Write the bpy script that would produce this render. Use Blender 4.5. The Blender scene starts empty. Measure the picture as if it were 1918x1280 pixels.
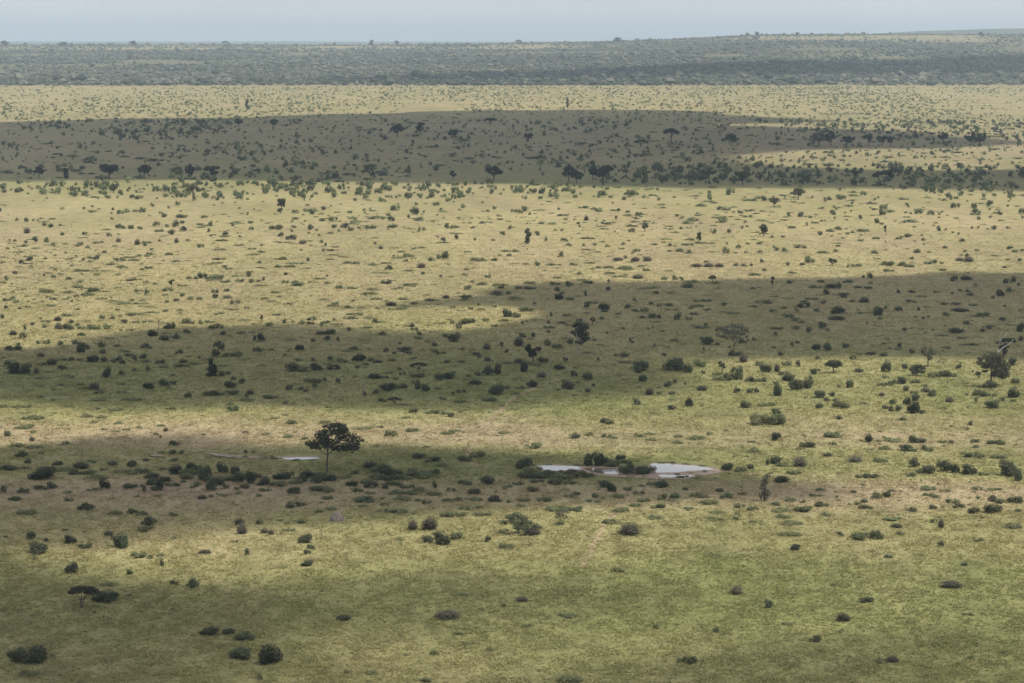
import bpy, math
import numpy as np

# ------------------------------------------------------------------ camera, sky, sun, exposure
SC = bpy.context.scene
W, H = 1918.0, 1280.0
FPX = 85.0 / 36.0 * W
CAMZ = 80.0
YE = 78.0                                   # row of eye level
PITCH = math.atan((640 - YE) / FPX)
cd = bpy.data.cameras.new('camera'); cd.lens = 85.0; cd.sensor_width = 36.0
cd.clip_start = 1.0; cd.clip_end = 90000.0
cam = bpy.data.objects.new('camera', cd); SC.collection.objects.link(cam)
cam.location = (0, 0, CAMZ); cam.rotation_euler = (math.pi / 2 - PITCH, 0, 0)
SC.camera = cam

SUN_EL = math.radians(60.0)
SUN_H = np.array([0.93, -0.36]); SUN_H /= np.linalg.norm(SUN_H)      # horizontal direction to the sun
SUN_DIR = np.array([SUN_H[0] * math.cos(SUN_EL), SUN_H[1] * math.cos(SUN_EL), math.sin(SUN_EL)])
ld = bpy.data.lights.new('sun', 'SUN'); ld.energy = 5.0; ld.angle = math.radians(0.5); ld.color = (1.0, 0.94, 0.82)
sun = bpy.data.objects.new('sun', ld); SC.collection.objects.link(sun)
from mathutils import Vector
sun.rotation_euler = Vector(SUN_DIR).to_track_quat('Z', 'Y').to_euler()

wd = bpy.data.worlds.new('World'); SC.world = wd; wd.use_nodes = True
nt = wd.node_tree; nt.nodes.clear()
N = nt.nodes.new; L = nt.links.new
sky = N('ShaderNodeTexSky'); sky.sky_type = 'NISHITA'; sky.sun_disc = False
sky.sun_elevation = SUN_EL; sky.sun_rotation = math.atan2(SUN_H[0], SUN_H[1])
sky.dust_density = 2.0; sky.altitude = 400
tc = N('ShaderNodeTexCoord')
mp = N('ShaderNodeMapping'); mp.inputs['Scale'].default_value = (1, 1, 7)
n1 = N('ShaderNodeTexNoise'); n1.inputs['Scale'].default_value = 2.6; n1.inputs['Detail'].default_value = 6; n1.inputs['Roughness'].default_value = 0.55
L(tc.outputs['Generated'], mp.inputs['Vector']); L(mp.outputs['Vector'], n1.inputs['Vector'])
cr = N('ShaderNodeValToRGB')
cr.color_ramp.elements[0].position = 0.30; cr.color_ramp.elements[0].color = (7.9, 8.2, 8.45, 1)
cr.color_ramp.elements[1].position = 0.72; cr.color_ramp.elements[1].color = (9.7, 9.9, 10.1, 1)
L(n1.outputs['Fac'], cr.inputs['Fac'])
mx = N('ShaderNodeMix'); mx.data_type = 'RGBA'; mx.inputs['Factor'].default_value = 0.82
L(sky.outputs['Color'], mx.inputs['A']); L(cr.outputs['Color'], mx.inputs['B'])
bg = N('ShaderNodeBackground'); bg.inputs['Strength'].default_value = 0.092
ow = N('ShaderNodeOutputWorld')
L(mx.outputs['Result'], bg.inputs['Color']); L(bg.outputs['Background'], ow.inputs['Surface'])

SC.view_settings.view_transform = 'Standard'; SC.view_settings.look = 'None'
SC.view_settings.gamma = 1.0; SC.view_settings.use_curve_mapping = False
SC.view_settings.exposure = 0.08
SC.render.engine = 'CYCLES'
cy = SC.cycles
cy.use_denoising = True; cy.denoiser = 'OPENIMAGEDENOISE'; cy.denoising_input_passes = 'RGB_ALBEDO_NORMAL'; cy.denoising_prefilter = 'ACCURATE'; cy.max_bounces = 6; cy.diffuse_bounces = 2; cy.glossy_bounces = 2; cy.transmission_bounces = 2
cy.volume_bounces = 0; cy.transparent_max_bounces = 32

# ------------------------------------------------------------------ helpers
RNG = np.random.default_rng(11)

def link(o, parent=None):
    SC.collection.objects.link(o)
    if parent is not None: o.parent = parent
    return o

def hash2(ix, iy, seed):
    h = (ix.astype(np.int64) * 374761393 + iy.astype(np.int64) * 668265263 + seed * 974634777) & 0x7fffffff
    h = ((h ^ (h >> 13)) * 1274126177) & 0x7fffffff
    h = h ^ (h >> 16)
    return (h & 0xffff) / 65535.0

def vnoise(x, y, seed=0):
    x = np.asarray(x, float); y = np.asarray(y, float)
    ix = np.floor(x); iy = np.floor(y); fx = x - ix; fy = y - iy
    fx = fx * fx * (3 - 2 * fx); fy = fy * fy * (3 - 2 * fy)
    a = hash2(ix, iy, seed); b = hash2(ix + 1, iy, seed); c = hash2(ix, iy + 1, seed); d = hash2(ix + 1, iy + 1, seed)
    return (a * (1 - fx) + b * fx) * (1 - fy) + (c * (1 - fx) + d * fx) * fy

def fbm(x, y, seed=0, oct=4):
    s = 0; a = 0.5; t = 0
    for k in range(oct):
        s = s + a * vnoise(x * 2 ** k + 17.3 * k, y * 2 ** k - 9.1 * k, seed + k); t += a; a *= 0.5
    return s / t

def smooth(a, b, x):
    t = np.clip((x - a) / (b - a), 0, 1); return t * t * (3 - 2 * t)

def mesh_np(name, v, tri, mats, tint=None, attrs=None, smooth_sh=False, mi=None):
    me = bpy.data.meshes.new(name)
    v = np.asarray(v, np.float32); tri = np.asarray(tri, np.int32)
    me.vertices.add(len(v)); me.vertices.foreach_set('co', v.ravel())
    nf, k = tri.shape
    me.loops.add(nf * k); me.loops.foreach_set('vertex_index', tri.ravel())
    me.polygons.add(nf); me.polygons.foreach_set('loop_start', np.arange(0, nf * k, k, dtype=np.int32))
    if mi is not None: me.polygons.foreach_set('material_index', np.asarray(mi, np.int32))
    me.polygons.foreach_set('use_smooth', np.full(nf, smooth_sh))
    for m in mats: me.materials.append(m)
    if tint is not None:
        t = np.ones((len(v), 4), np.float32); t[:, :3] = tint
        at = me.attributes.new('tint', 'FLOAT_COLOR', 'POINT'); at.data.foreach_set('color', t.ravel())
    for an, av in (attrs or {}).items():
        at = me.attributes.new(an, 'FLOAT', 'POINT'); at.data.foreach_set('value', np.asarray(av, np.float32))
    me.update(calc_edges=True)
    return me

# ------------------------------------------------------------------ terrain
POND_C = [(1046, 878, 48, 9), (1150, 884, 46, 9), (1275, 880, 78, 14), (560, 858, 60, 6)]

def ridge_y(u):          # photograph row of the near ridge against the sideways angle (u = x/depth)
    px = 959 + u * FPX
    return np.interp(px, [-600, 0, 320, 640, 900, 960, 1150, 1280, 1420, 1600, 1918, 2500],
                     [86, 86, 85, 86, 84, 83, 79, 74, 67, 66, 66, 66])

def height0(x, D):
    D = np.maximum(D, 1.0); u = x / D
    zr = CAMZ - (ridge_y(u) - YE) / FPX * 9000.0
    up = np.clip((D - 4350.0) / 4650.0, 0, 1)
    z = zr * up
    z = z + 3.0 * (fbm(x / 700, D / 700, 5) - 0.5) * smooth(4300, 5500, D) * (1 - smooth(8500, 9200, D))
    past = smooth(9000, 11500, D)
    z = z * (1 - past) + (-2) * past
    px = 959 + u * FPX
    right = smooth(1380, 1918, px)
    zf = (CAMZ + (-1.5 + 2.5 * fbm(u * 40, u * 0 + 3.0, 9)) / FPX * 22000.0)
    zn = (CAMZ + (7 + 17 * right + 2.0 * (fbm(u * 55, u * 0 + 7.0, 12) - 0.5)) / FPX * 14000.0) * smooth(1200, 1500, px)
    z = np.maximum(z, zn * smooth(12000, 14000, D) * (1 - 0.3 * smooth(14000, 16000, D)))
    z = np.maximum(z, zf * smooth(17000, 22000, D))
    und = (fbm(x / 60, D / 90, 3, 3) - 0.5) * 1.5 + (fbm(x / 9, D / 12, 4, 2) - 0.5) * 0.22
    return z + und * smooth(150, 300, D) * (1 - smooth(4000, 4300, D)) * 0.8

def flat_ground(px, py, z=0.0):
    u = (px - 959.0) / FPX; v = (640.0 - py) / FPX
    dx = u; dy = math.cos(PITCH) + v * math.sin(PITCH); dz = -math.sin(PITCH) + v * math.cos(PITCH)
    t = (z - CAMZ) / dz
    return dx * t, dy * t, t

PONDS_W = []
for (cx, cy, a, b) in POND_C:
    gx, gy, t = flat_ground(cx, cy); _, g2, _ = flat_ground(cx, cy - b); _, g1, _ = flat_ground(cx, cy + b)
    PONDS_W.append((gx, gy, a * t / FPX, abs(g2 - g1) / 2))

def height(x, D):
    z = height0(x, D)
    for (gx, gy, a, b) in PONDS_W:
        r = np.sqrt(((x - gx) / (a * 1.25)) ** 2 + ((D - gy) / (b * 1.6)) ** 2)
        k = 1 - smooth(0.9, 1.7, r)
        z = z * (1 - k)
    return z

def ground_at(px, py):
    """the point of the ground seen at a photograph pixel: x, y, z, metres per pixel"""
    u = (px - 959.0) / FPX; v = (640.0 - py) / FPX
    dy = math.cos(PITCH) + v * math.sin(PITCH); dz = -math.sin(PITCH) + v * math.cos(PITCH)
    if py > 175:
        z = 0.0
        for _ in range(5):
            t = (z - CAMZ) / dz
            z = float(height(np.array([u * t]), np.array([dy * t]))[0])
    else:
        lo, hi = 2500.0, 9600.0
        for _ in range(3):
            ts = np.linspace(lo, hi, 160)
            b = CAMZ + dz * ts < height(u * ts, dy * ts)
            i = int(np.argmax(b)) if b.any() else 159
            lo, hi = ts[max(i - 1, 0)], ts[i]
        t = hi; z = float(height(np.array([u * t]), np.array([dy * t]))[0])
    return u * t, dy * t, z, t / FPX

def row_of(D):
    return YE + FPX * CAMZ / np.maximum(D, 1.0)      # approximate row of flat ground at a distance

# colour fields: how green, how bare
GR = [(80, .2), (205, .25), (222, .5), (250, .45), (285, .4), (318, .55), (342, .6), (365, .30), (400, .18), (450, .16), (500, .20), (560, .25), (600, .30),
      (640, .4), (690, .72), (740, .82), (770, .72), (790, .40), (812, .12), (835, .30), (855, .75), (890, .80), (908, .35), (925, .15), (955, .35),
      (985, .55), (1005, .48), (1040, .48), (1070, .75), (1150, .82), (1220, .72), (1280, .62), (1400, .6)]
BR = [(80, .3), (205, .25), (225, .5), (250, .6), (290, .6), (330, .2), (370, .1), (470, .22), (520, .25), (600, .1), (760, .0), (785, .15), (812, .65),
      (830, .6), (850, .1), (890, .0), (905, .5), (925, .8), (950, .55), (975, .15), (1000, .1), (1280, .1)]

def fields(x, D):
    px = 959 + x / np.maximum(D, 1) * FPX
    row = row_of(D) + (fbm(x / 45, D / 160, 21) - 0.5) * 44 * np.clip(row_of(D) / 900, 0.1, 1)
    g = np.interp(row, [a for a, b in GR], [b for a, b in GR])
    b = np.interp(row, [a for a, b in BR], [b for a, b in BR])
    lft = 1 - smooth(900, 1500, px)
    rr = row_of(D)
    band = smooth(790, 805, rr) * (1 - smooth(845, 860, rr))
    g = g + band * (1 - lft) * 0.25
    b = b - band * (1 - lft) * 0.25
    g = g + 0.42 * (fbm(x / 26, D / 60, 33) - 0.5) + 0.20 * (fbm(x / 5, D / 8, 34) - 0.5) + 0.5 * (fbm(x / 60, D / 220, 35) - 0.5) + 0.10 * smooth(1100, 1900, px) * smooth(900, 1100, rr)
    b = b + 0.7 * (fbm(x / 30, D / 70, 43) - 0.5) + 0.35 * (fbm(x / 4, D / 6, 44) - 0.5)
    for pl, wd_ in TRAILS:
        for (ax, ay), (bx, by) in zip(pl[:-1], pl[1:]):
            near = (D > min(ay, by) - 4) & (D < max(ay, by) + 4) & (np.abs(x - (ax + bx) / 2) < abs(ax - bx) + 6)
            if not np.any(near): continue
            t = np.clip(((x - ax) * (bx - ax) + (D - ay) * (by - ay)) / ((bx - ax) ** 2 + (by - ay) ** 2), 0, 1)
            d = np.hypot(x - ax - t * (bx - ax), D - ay - t * (by - ay))
            k = np.where(near, 1 - smooth(wd_ * .5, wd_ * 1.3, d), 0)
            b = np.maximum(b, k * .9); g = g * (1 - k * .8)
    return np.clip(g, 0, 1), np.clip(b, 0, 1)

TRAILS = [([flat_ground(a, b)[:2] for a, b in pl], w) for pl, w in [
    ([(1010, 725), (965, 745), (944, 764), (930, 776), (912, 800), (897, 818), (884, 838), (874, 856), (890, 872), (960, 878), (1004, 878)], .55),
    ([(60, 868), (125, 850), (150, 836), (170, 827), (230, 812)], .5), ([(1340, 884), (1420, 886), (1560, 889), (1720, 884)], .7), ([(1240, 897), (1180, 930), (1130, 985), (1090, 1060)], .4)]]
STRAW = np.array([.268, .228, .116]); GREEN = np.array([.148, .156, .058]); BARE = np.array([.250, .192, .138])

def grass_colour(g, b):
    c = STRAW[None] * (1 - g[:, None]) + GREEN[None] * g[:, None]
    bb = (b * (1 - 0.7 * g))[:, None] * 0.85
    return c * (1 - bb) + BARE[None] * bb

# ------------------------------------------------------------------ materials
def new_mat(name):
    m = bpy.data.materials.new(name); m.use_nodes = True; m.node_tree.nodes.clear(); return m

def leaf_mat(name, rough=0.75, trans=0.35, vary=0.42, hue=0.06):
    m = new_mat(name); t = m.node_tree; N = t.nodes.new; L = t.links.new
    at = N('ShaderNodeAttribute'); at.attribute_name = 'tint'
    oi = N('ShaderNodeObjectInfo')
    mr = N('ShaderNodeMapRange'); mr.inputs['To Min'].default_value = 1 - vary; mr.inputs['To Max'].default_value = 1 + vary
    L(oi.outputs['Random'], mr.inputs['Value'])
    m2 = N('ShaderNodeMath'); m2.operation = 'MULTIPLY'; m2.inputs[1].default_value = 7.13
    m3 = N('ShaderNodeMath'); m3.operation = 'FRACT'
    L(oi.outputs['Random'], m2.inputs[0]); L(m2.outputs[0], m3.inputs[0])
    mh = N('ShaderNodeMapRange'); mh.inputs['To Min'].default_value = 0.5 - hue * .5; mh.inputs['To Max'].default_value = 0.5 + hue * .35
    L(m3.outputs[0], mh.inputs['Value'])
    hs = N('ShaderNodeHueSaturation'); L(at.outputs['Color'], hs.inputs['Color']); L(mr.outputs['Result'], hs.inputs['Value']); L(mh.outputs['Result'], hs.inputs['Hue'])
    d = N('ShaderNodeBsdfPrincipled'); d.inputs['Roughness'].default_value = rough; d.inputs['Specular IOR Level'].default_value = 0.25
    L(hs.outputs['Color'], d.inputs['Base Color'])
    tr = N('ShaderNodeBsdfTranslucent'); L(hs.outputs['Color'], tr.inputs['Color'])
    ms = N('ShaderNodeMixShader'); ms.inputs['Fac'].default_value = trans
    L(d.outputs[0], ms.inputs[1]); L(tr.outputs[0], ms.inputs[2])
    o = N('ShaderNodeOutputMaterial'); L(ms.outputs[0], o.inputs['Surface'])
    return m

def bark_mat(name, c0, c1):
    m = new_mat(name); t = m.node_tree; N = t.nodes.new; L = t.links.new
    tc = N('ShaderNodeTexCoord'); mp = N('ShaderNodeMapping'); mp.inputs['Scale'].default_value = (6, 6, 1.5)
    ns = N('ShaderNodeTexNoise'); ns.inputs['Scale'].default_value = 2.0; ns.inputs['Detail'].default_value = 5
    L(tc.outputs['Object'], mp.inputs['Vector']); L(mp.outputs[0], ns.inputs['Vector'])
    cr = N('ShaderNodeValToRGB'); cr.color_ramp.elements[0].color = (*c0, 1); cr.color_ramp.elements[1].color = (*c1, 1)
    cr.color_ramp.elements[0].position = 0.35; cr.color_ramp.elements[1].position = 0.65
    L(ns.outputs['Fac'], cr.inputs['Fac'])
    d = N('ShaderNodeBsdfPrincipled'); d.inputs['Roughness'].default_value = 0.9
    bp = N('ShaderNodeBump'); bp.inputs['Strength'].default_value = 0.6; bp.inputs['Distance'].default_value = 0.05
    L(ns.outputs['Fac'], bp.inputs['Height']); L(bp.outputs[0], d.inputs['Normal'])
    L(cr.outputs['Color'], d.inputs['Base Color'])
    o = N('ShaderNodeOutputMaterial'); L(d.outputs[0], o.inputs['Surface'])
    return m

M_LEAF = leaf_mat('leaves')
M_TREE = leaf_mat('tree_leaves', vary=0.12)
M_GRASS = leaf_mat('grass_blades', rough=0.85, trans=0.5, vary=0.0, hue=0.0)
M_HUM = leaf_mat('low_growth', rough=0.85, trans=0.3, vary=0.10, hue=0.02)
M_BARK = bark_mat('dark_bark', (.045, .036, .030), (.10, .082, .068))
M_PALE = bark_mat('pale_bark', (.17, .155, .14), (.34, .32, .29))
M_TWIG = bark_mat('grey_twig', (.12, .10, .085), (.22, .19, .16))
M_WHITE = bark_mat('bleached_wood', (.28, .27, .25), (.46, .44, .41))
M_MOUND = bark_mat('mound_earth', (.10, .082, .07), (.19, .16, .14))

def ground_mat():
    m = new_mat('savanna_ground'); t = m.node_tree; N = t.nodes.new; L = t.links.new
    at = N('ShaderNodeAttribute'); at.attribute_name = 'tint'
    geo = N('ShaderNodeNewGeometry')
    def noise(sc, det, sy=1.0, rough=0.6):
        mp = N('ShaderNodeMapping'); mp.inputs['Scale'].default_value = (1, sy, 1)
        L(geo.outputs['Position'], mp.inputs['Vector'])
        n = N('ShaderNodeTexNoise'); n.inputs['Scale'].default_value = sc; n.inputs['Detail'].default_value = det; n.inputs['Roughness'].default_value = rough
        L(mp.outputs[0], n.inputs['Vector']); return n
    na = noise(1.1, 5, 0.7); nb = noise(0.16, 5, 0.6); nc = noise(0.02, 5, 0.35)
    def ramp(n, lo, hi):
        r = N('ShaderNodeMapRange'); r.inputs['From Min'].default_value = 0.3; r.inputs['From Max'].default_value = 0.7
        r.inputs['To Min'].default_value = lo; r.inputs['To Max'].default_value = hi; L(n.outputs['Fac'], r.inputs['Value']); return r
    ra, rb, rc = ramp(na, .84, 1.14), ramp(nb, .80, 1.16), ramp(nc, .84, 1.14)
    m1 = N('ShaderNodeMath'); m1.operation = 'MULTIPLY'; L(ra.outputs[0], m1.inputs[0]); L(rb.outputs[0], m1.inputs[1])
    m2 = N('ShaderNodeMath'); m2.operation = 'MULTIPLY'; L(m1.outputs[0], m2.inputs[0]); L(rc.outputs[0], m2.inputs[1])
    hs = N('ShaderNodeHueSaturation'); L(at.outputs['Color'], hs.inputs['Color']); L(m2.outputs[0], hs.inputs['Value'])
    d = N('ShaderNodeBsdfPrincipled'); d.inputs['Roughness'].default_value = 0.95; d.inputs['Specular IOR Level'].default_value = 0.1
    L(hs.outputs['Color'], d.inputs['Base Color'])
    bp = N('ShaderNodeBump'); bp.inputs['Strength'].default_value = 0.5; bp.inputs['Distance'].default_value = 0.35
    L(na.outputs['Fac'], bp.inputs['Height']); L(bp.outputs[0], d.inputs['Normal'])
    o = N('ShaderNodeOutputMaterial'); L(d.outputs[0], o.inputs['Surface'])
    return m
M_GROUND = ground_mat()

# ------------------------------------------------------------------ ground sheet
def build_ground():
    Ds = np.concatenate([np.linspace(-60, 240, 12), np.linspace(255, 285, 8), np.geomspace(290, 700, 330), np.geomspace(702, 2800, 300),
                         np.geomspace(2820, 11000, 180), np.linspace(11200, 29000, 90)])
    inner = np.linspace(-0.26, 0.26, 350)
    us = np.concatenate([np.linspace(-0.52, -0.27, 12), inner, np.linspace(0.27, 0.52, 12)])
    Dg, ug = np.meshgrid(Ds, us, indexing='ij')
    x = ug * np.maximum(Dg, 230.0); y = Dg
    z = height(x.ravel(), np.maximum(y, 5.0).ravel())
    X, Y = x.ravel(), y.ravel()
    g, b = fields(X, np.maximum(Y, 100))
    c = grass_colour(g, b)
    far = smooth(9300, 12000, Y)[:, None]
    c = c * (1 - far) + np.array([.09, .10, .06])[None] * far
    wood = (smooth(4350, 4500, Y) * (1 - .75 * smooth(7700, 8200, Y) * (1 - smooth(9000, 9500, Y))))[:, None]
    c = c * (1 - wood * 0.8) + np.array([.085, .09, .055])[None] * wood * 0.8
    n, mcol = Dg.shape
    i = np.arange(n * mcol).reshape(n, mcol)
    q = np.stack([i[:-1, :-1], i[:-1, 1:], i[1:, 1:], i[1:, :-1]], -1).reshape(-1, 4)
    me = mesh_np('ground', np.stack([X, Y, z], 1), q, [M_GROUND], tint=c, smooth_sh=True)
    o = bpy.data.objects.new('ground', me); link(o); o['kind'] = 'structure'
build_ground()

# ------------------------------------------------------------------ ponds
def outline(pts, n=90, rough=0.35, seed=0):
    pts = np.array(pts, float); nxt = np.roll(pts, -1, 0)
    seg = np.linalg.norm(nxt - pts, axis=1); out = []
    for p, q, s in zip(pts, nxt, seg):
        k = max(2, int(n * s / seg.sum()))
        for j in range(k): out.append(p + (q - p) * j / k)
    out = np.array(out)
    nrm = np.roll(out, -1, 0) - np.roll(out, 1, 0); nrm = np.stack([nrm[:, 1], -nrm[:, 0]], 1)
    nrm /= np.maximum(np.linalg.norm(nrm, axis=1, keepdims=True), 1e-6)
    k = (fbm(out[:, 0] / 1.2, out[:, 1] / 2.5, 70 + seed, 3) - 0.5) * 2
    return out + nrm * (k * rough)[:, None]

def sheet(name, pix, z, mat, rough=0.35, seed=0):
    import bmesh
    pts = [flat_ground(px, py, z)[:2] for px, py in pix]
    ol = outline(pts, rough=rough, seed=seed)
    bm = bmesh.new(); vs = [bm.verts.new((p[0], p[1], z)) for p in ol]
    es = [bm.edges.new((vs[k], vs[(k + 1) % len(vs)])) for k in range(len(vs))]
    bmesh.ops.triangle_fill(bm, edges=es, use_beauty=True, normal=(0, 0, 1))
    for f in bm.faces:
        if f.normal.z < 0: f.normal_flip()
    me = bpy.data.meshes.new(name); bm.to_mesh(me); bm.free(); me.materials.append(mat)
    o = bpy.data.objects.new(name, me); link(o); o['kind'] = 'structure'
    return o

def mud_mat():
    m = new_mat('mud'); t = m.node_tree; N = t.nodes.new; L = t.links.new
    geo = N('ShaderNodeNewGeometry'); ns = N('ShaderNodeTexNoise'); ns.inputs['Scale'].default_value = 0.9; ns.inputs['Detail'].default_value = 6
    L(geo.outputs['Position'], ns.inputs['Vector'])
    cr = N('ShaderNodeValToRGB'); cr.color_ramp.elements[0].color = (.16, .11, .085, 1); cr.color_ramp.elements[1].color = (.34, .25, .20, 1)
    cr.color_ramp.elements[0].position = .3; cr.color_ramp.elements[1].position = .7
    L(ns.outputs['Fac'], cr.inputs['Fac'])
    d = N('ShaderNodeBsdfPrincipled'); d.inputs['Roughness'].default_value = 0.8; L(cr.outputs['Color'], d.inputs['Base Color'])
    bp = N('ShaderNodeBump'); bp.inputs['Strength'].default_value = .5; bp.inputs['Distance'].default_value = .1; L(ns.outputs['Fac'], bp.inputs['Height']); L(bp.outputs[0], d.inputs['Normal'])
    o = N('ShaderNodeOutputMaterial'); L(d.outputs[0], o.inputs['Surface']); return m

def water_mat(name, col):
    m = new_mat(name); t = m.node_tree; N = t.nodes.new; L = t.links.new
    geo = N('ShaderNodeNewGeometry'); ns = N('ShaderNodeTexNoise'); ns.inputs['Scale'].default_value = 2.5; ns.inputs['Detail'].default_value = 3
    L(geo.outputs['Position'], ns.inputs['Vector'])
    d = N('ShaderNodeBsdfPrincipled'); d.inputs['Roughness'].default_value = 0.04; d.inputs['IOR'].default_value = 1.36
    d.inputs['Base Color'].default_value = (*col, 1)
    bp = N('ShaderNodeBump'); bp.inputs['Strength'].default_value = .08; bp.inputs['Distance'].default_value = .02; L(ns.outputs['Fac'], bp.inputs['Height']); L(bp.outputs[0], d.inputs['Normal'])
    o = N('ShaderNodeOutputMaterial'); L(d.outputs[0], o.inputs['Surface']); return m
M_MUD = mud_mat(); M_WATER = water_mat('pond_water', (.34, .325, .32)); M_BROWN = water_mat('muddy_water', (.17, .12, .09))

ZM, ZW = 0.06, 0.075
sheet('mud_bank', [(1002, 871.5), (1040, 870.5), (1090, 873), (1160, 876), (1212, 874), (1222, 867), (1264, 868.5), (1300, 871), (1343, 877), (1352, 885), (1318, 891), (1302, 897), (1230, 898), (1140, 892), (1092, 885), (1040, 883), (1012, 881)], ZM, M_MUD, 0.3, 1)
sheet('mud_bank', [(378, 847), (398, 849), (432, 852), (470, 854.5), (520, 855), (560, 854), (592, 854), (600, 857), (560, 859.5), (500, 858), (462, 858.5), (430, 857), (404, 853)], ZM, M_MUD, 0.6, 2)
sheet('mud_bank', [(278, 853), (296, 852), (312, 854.5), (294, 855.5)], ZM, M_MUD, 0.4, 3)
sheet('pond', [(1006, 873), (1036, 872.5), (1078, 873.5), (1090, 877), (1078, 880.5), (1044, 882), (1020, 880)], ZW, M_WATER, 0.35, 4)
sheet('pond', [(1218, 870), (1224, 868), (1264, 870), (1300, 873), (1336, 878), (1334, 880), (1300, 882), (1266, 885), (1230, 885.5)], ZW, M_WATER, 0.4, 5)
sheet('pond', [(1232, 889), (1262, 890), (1298, 891), (1290, 895), (1240, 894.5)], ZW, M_WATER, 0.4, 6)
sheet('pond', [(1092, 877), (1130, 877), (1160, 878), (1158, 889), (1130, 888), (1108, 884)], ZW, M_BROWN, 0.15, 7)
sheet('pond', [(1128, 880), (1156, 879), (1153, 888.5), (1132, 887)], ZW + 0.006, M_WATER, 0.12, 8)
sheet('pond', [(528, 858.2), (560, 857), (596, 857.5), (600, 859), (560, 861.5), (534, 860.8)], ZW, M_WATER, 0.12, 9)

# ------------------------------------------------------------------ clouds high above, whose shadows lie on the plain
def cloud_mat(name, dens):
    m = new_mat(name); t = m.node_tree
    v = t.nodes.new('ShaderNodeVolumePrincipled'); v.inputs['Color'].default_value = (.95, .95, .95, 1); v.inputs['Density'].default_value = dens
    v.inputs['Anisotropy'].default_value = 0.3
    o = t.nodes.new('ShaderNodeOutputMaterial'); t.links.new(v.outputs[0], o.inputs['Volume'])
    return m
M_CLOUD = cloud_mat('cloud_vapour', 0.07); M_THIN = cloud_mat('thin_cloud_vapour', 0.024)
CLOUD_Z = 780.0

def cloud(pix, edge, tmax, mat, seed, res=90, slope_d=0, cz=CLOUD_Z):
    P = np.array([(lambda r: (r[0], r[1]))(flat_ground(px, py, 0.0) if slope_d == 0 else ground_at(px, py)[:3]) for px, py in pix])
    # finer outline
    pts = []
    for p, q in zip(P, np.roll(P, -1, 0)):
        for j in range(6): pts.append(p + (q - p) * j / 6)
    P = np.array(pts); Q = np.roll(P, -1, 0)
    lo, hi = P.min(0) - edge, P.max(0) + edge
    nx = ny = res
    gx, gy = np.meshgrid(np.linspace(lo[0], hi[0], nx), np.linspace(lo[1], hi[1], ny), indexing='ij')
    G = np.stack([gx.ravel(), gy.ravel()], 1)
    dist = np.full(len(G), 1e9); ins = np.zeros(len(G), bool)
    for p, q in zip(P, Q):
        d = q - p; l2 = max(d @ d, 1e-9)
        t = np.clip(((G - p) @ d) / l2, 0, 1)
        dist = np.minimum(dist, np.linalg.norm(G - (p + t[:, None] * d), axis=1))
        c = ((p[1] > G[:, 1]) != (q[1] > G[:, 1]))
        with np.errstate(divide='ignore', invalid='ignore'):
            xi = (q[0] - p[0]) * (G[:, 1] - p[1]) / (q[1] - p[1]) + p[0]
        ins ^= c & (G[:, 0] < xi)
    sd = np.where(ins, dist, -dist) + (fbm(G[:, 0] / (edge * 3), G[:, 1] / (edge * 3), seed, 4) - 0.5) * 2.4 * edge + 0.05 * edge
    th = tmax * (1 - np.exp(-np.maximum(sd, 0) / edge))
    th = np.where(sd > 0, th * (0.75 + 0.5 * fbm(G[:, 0] / (edge * 1.5), G[:, 1] / (edge * 1.5), seed + 9, 3)) + 0.05, 0)
    pos = sd > 0
    k = cz / math.tan(SUN_EL)
    bx, by = G[:, 0] + SUN_H[0] * k, G[:, 1] + SUN_H[1] * k
    ti = np.arange(len(G)); bi = np.where(pos, np.cumsum(pos) - 1 + len(G), ti)
    v = np.concatenate([np.stack([bx, by, cz + th * 0.8], 1), np.stack([bx, by, cz - th * 0.2], 1)[pos]])
    i = ti.reshape(nx, ny)
    tr = np.concatenate([np.stack([i[:-1, :-1], i[1:, :-1], i[1:, 1:]], -1).reshape(-1, 3), np.stack([i[:-1, :-1], i[1:, 1:], i[:-1, 1:]], -1).reshape(-1, 3)])
    tr = tr[pos[tr].any(1)]
    allt = np.concatenate([tr, bi[tr][:, ::-1]])
    used = np.unique(allt); mp = np.full(len(v), -1); mp[used] = np.arange(len(used))
    me = mesh_np('cloud', v[used], mp[allt], [mat], smooth_sh=True)
    o = bpy.data.objects.new('cloud', me); link(o); o['kind'] = 'structure'
    return G, sd

SHADE = []
SHADE.append([(640, 151), (800, 143), (1100, 131), (1400, 118), (1600, 112), (1918, 106), (2200, 102), (2200, 135), (1918, 140), (1600, 144), (1278, 147), (900, 153)])
SHADE.append([(-250, 233), (150, 224), (400, 222), (600, 214), (900, 207), (1100, 206), (1280, 208), (1400, 216), (1530, 222), (1540, 228), (1400, 234), (1480, 240), (1700, 246), (1850, 254), (1880, 264), (1800, 276), (1440, 283), (1250, 288), (1400, 306), (1600, 314), (1800, 320), (2150, 326), (2150, 354), (1918, 356), (1600, 357), (1280, 357), (900, 350), (640, 346), (300, 342), (-250, 343)])
SHADE.append([(690, 573), (760, 565), (870, 555), (960, 537), (1060, 527), (1200, 525), (1440, 517), (1600, 511), (1918, 503), (2150, 498), (2150, 684), (1918, 682), (1650, 672), (1480, 670), (1380, 676), (1360, 700), (1300, 722), (1200, 735), (960, 738), (860, 750), (700, 746), (560, 745), (400, 746), (200, 744), (60, 740), (-200, 735), (-200, 648), (60, 646), (200, 638), (330, 624), (480, 612), (620, 610), (760, 611), (860, 603), (960, 598), (1050, 588), (1000, 573), (900, 574), (760, 579)])
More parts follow.
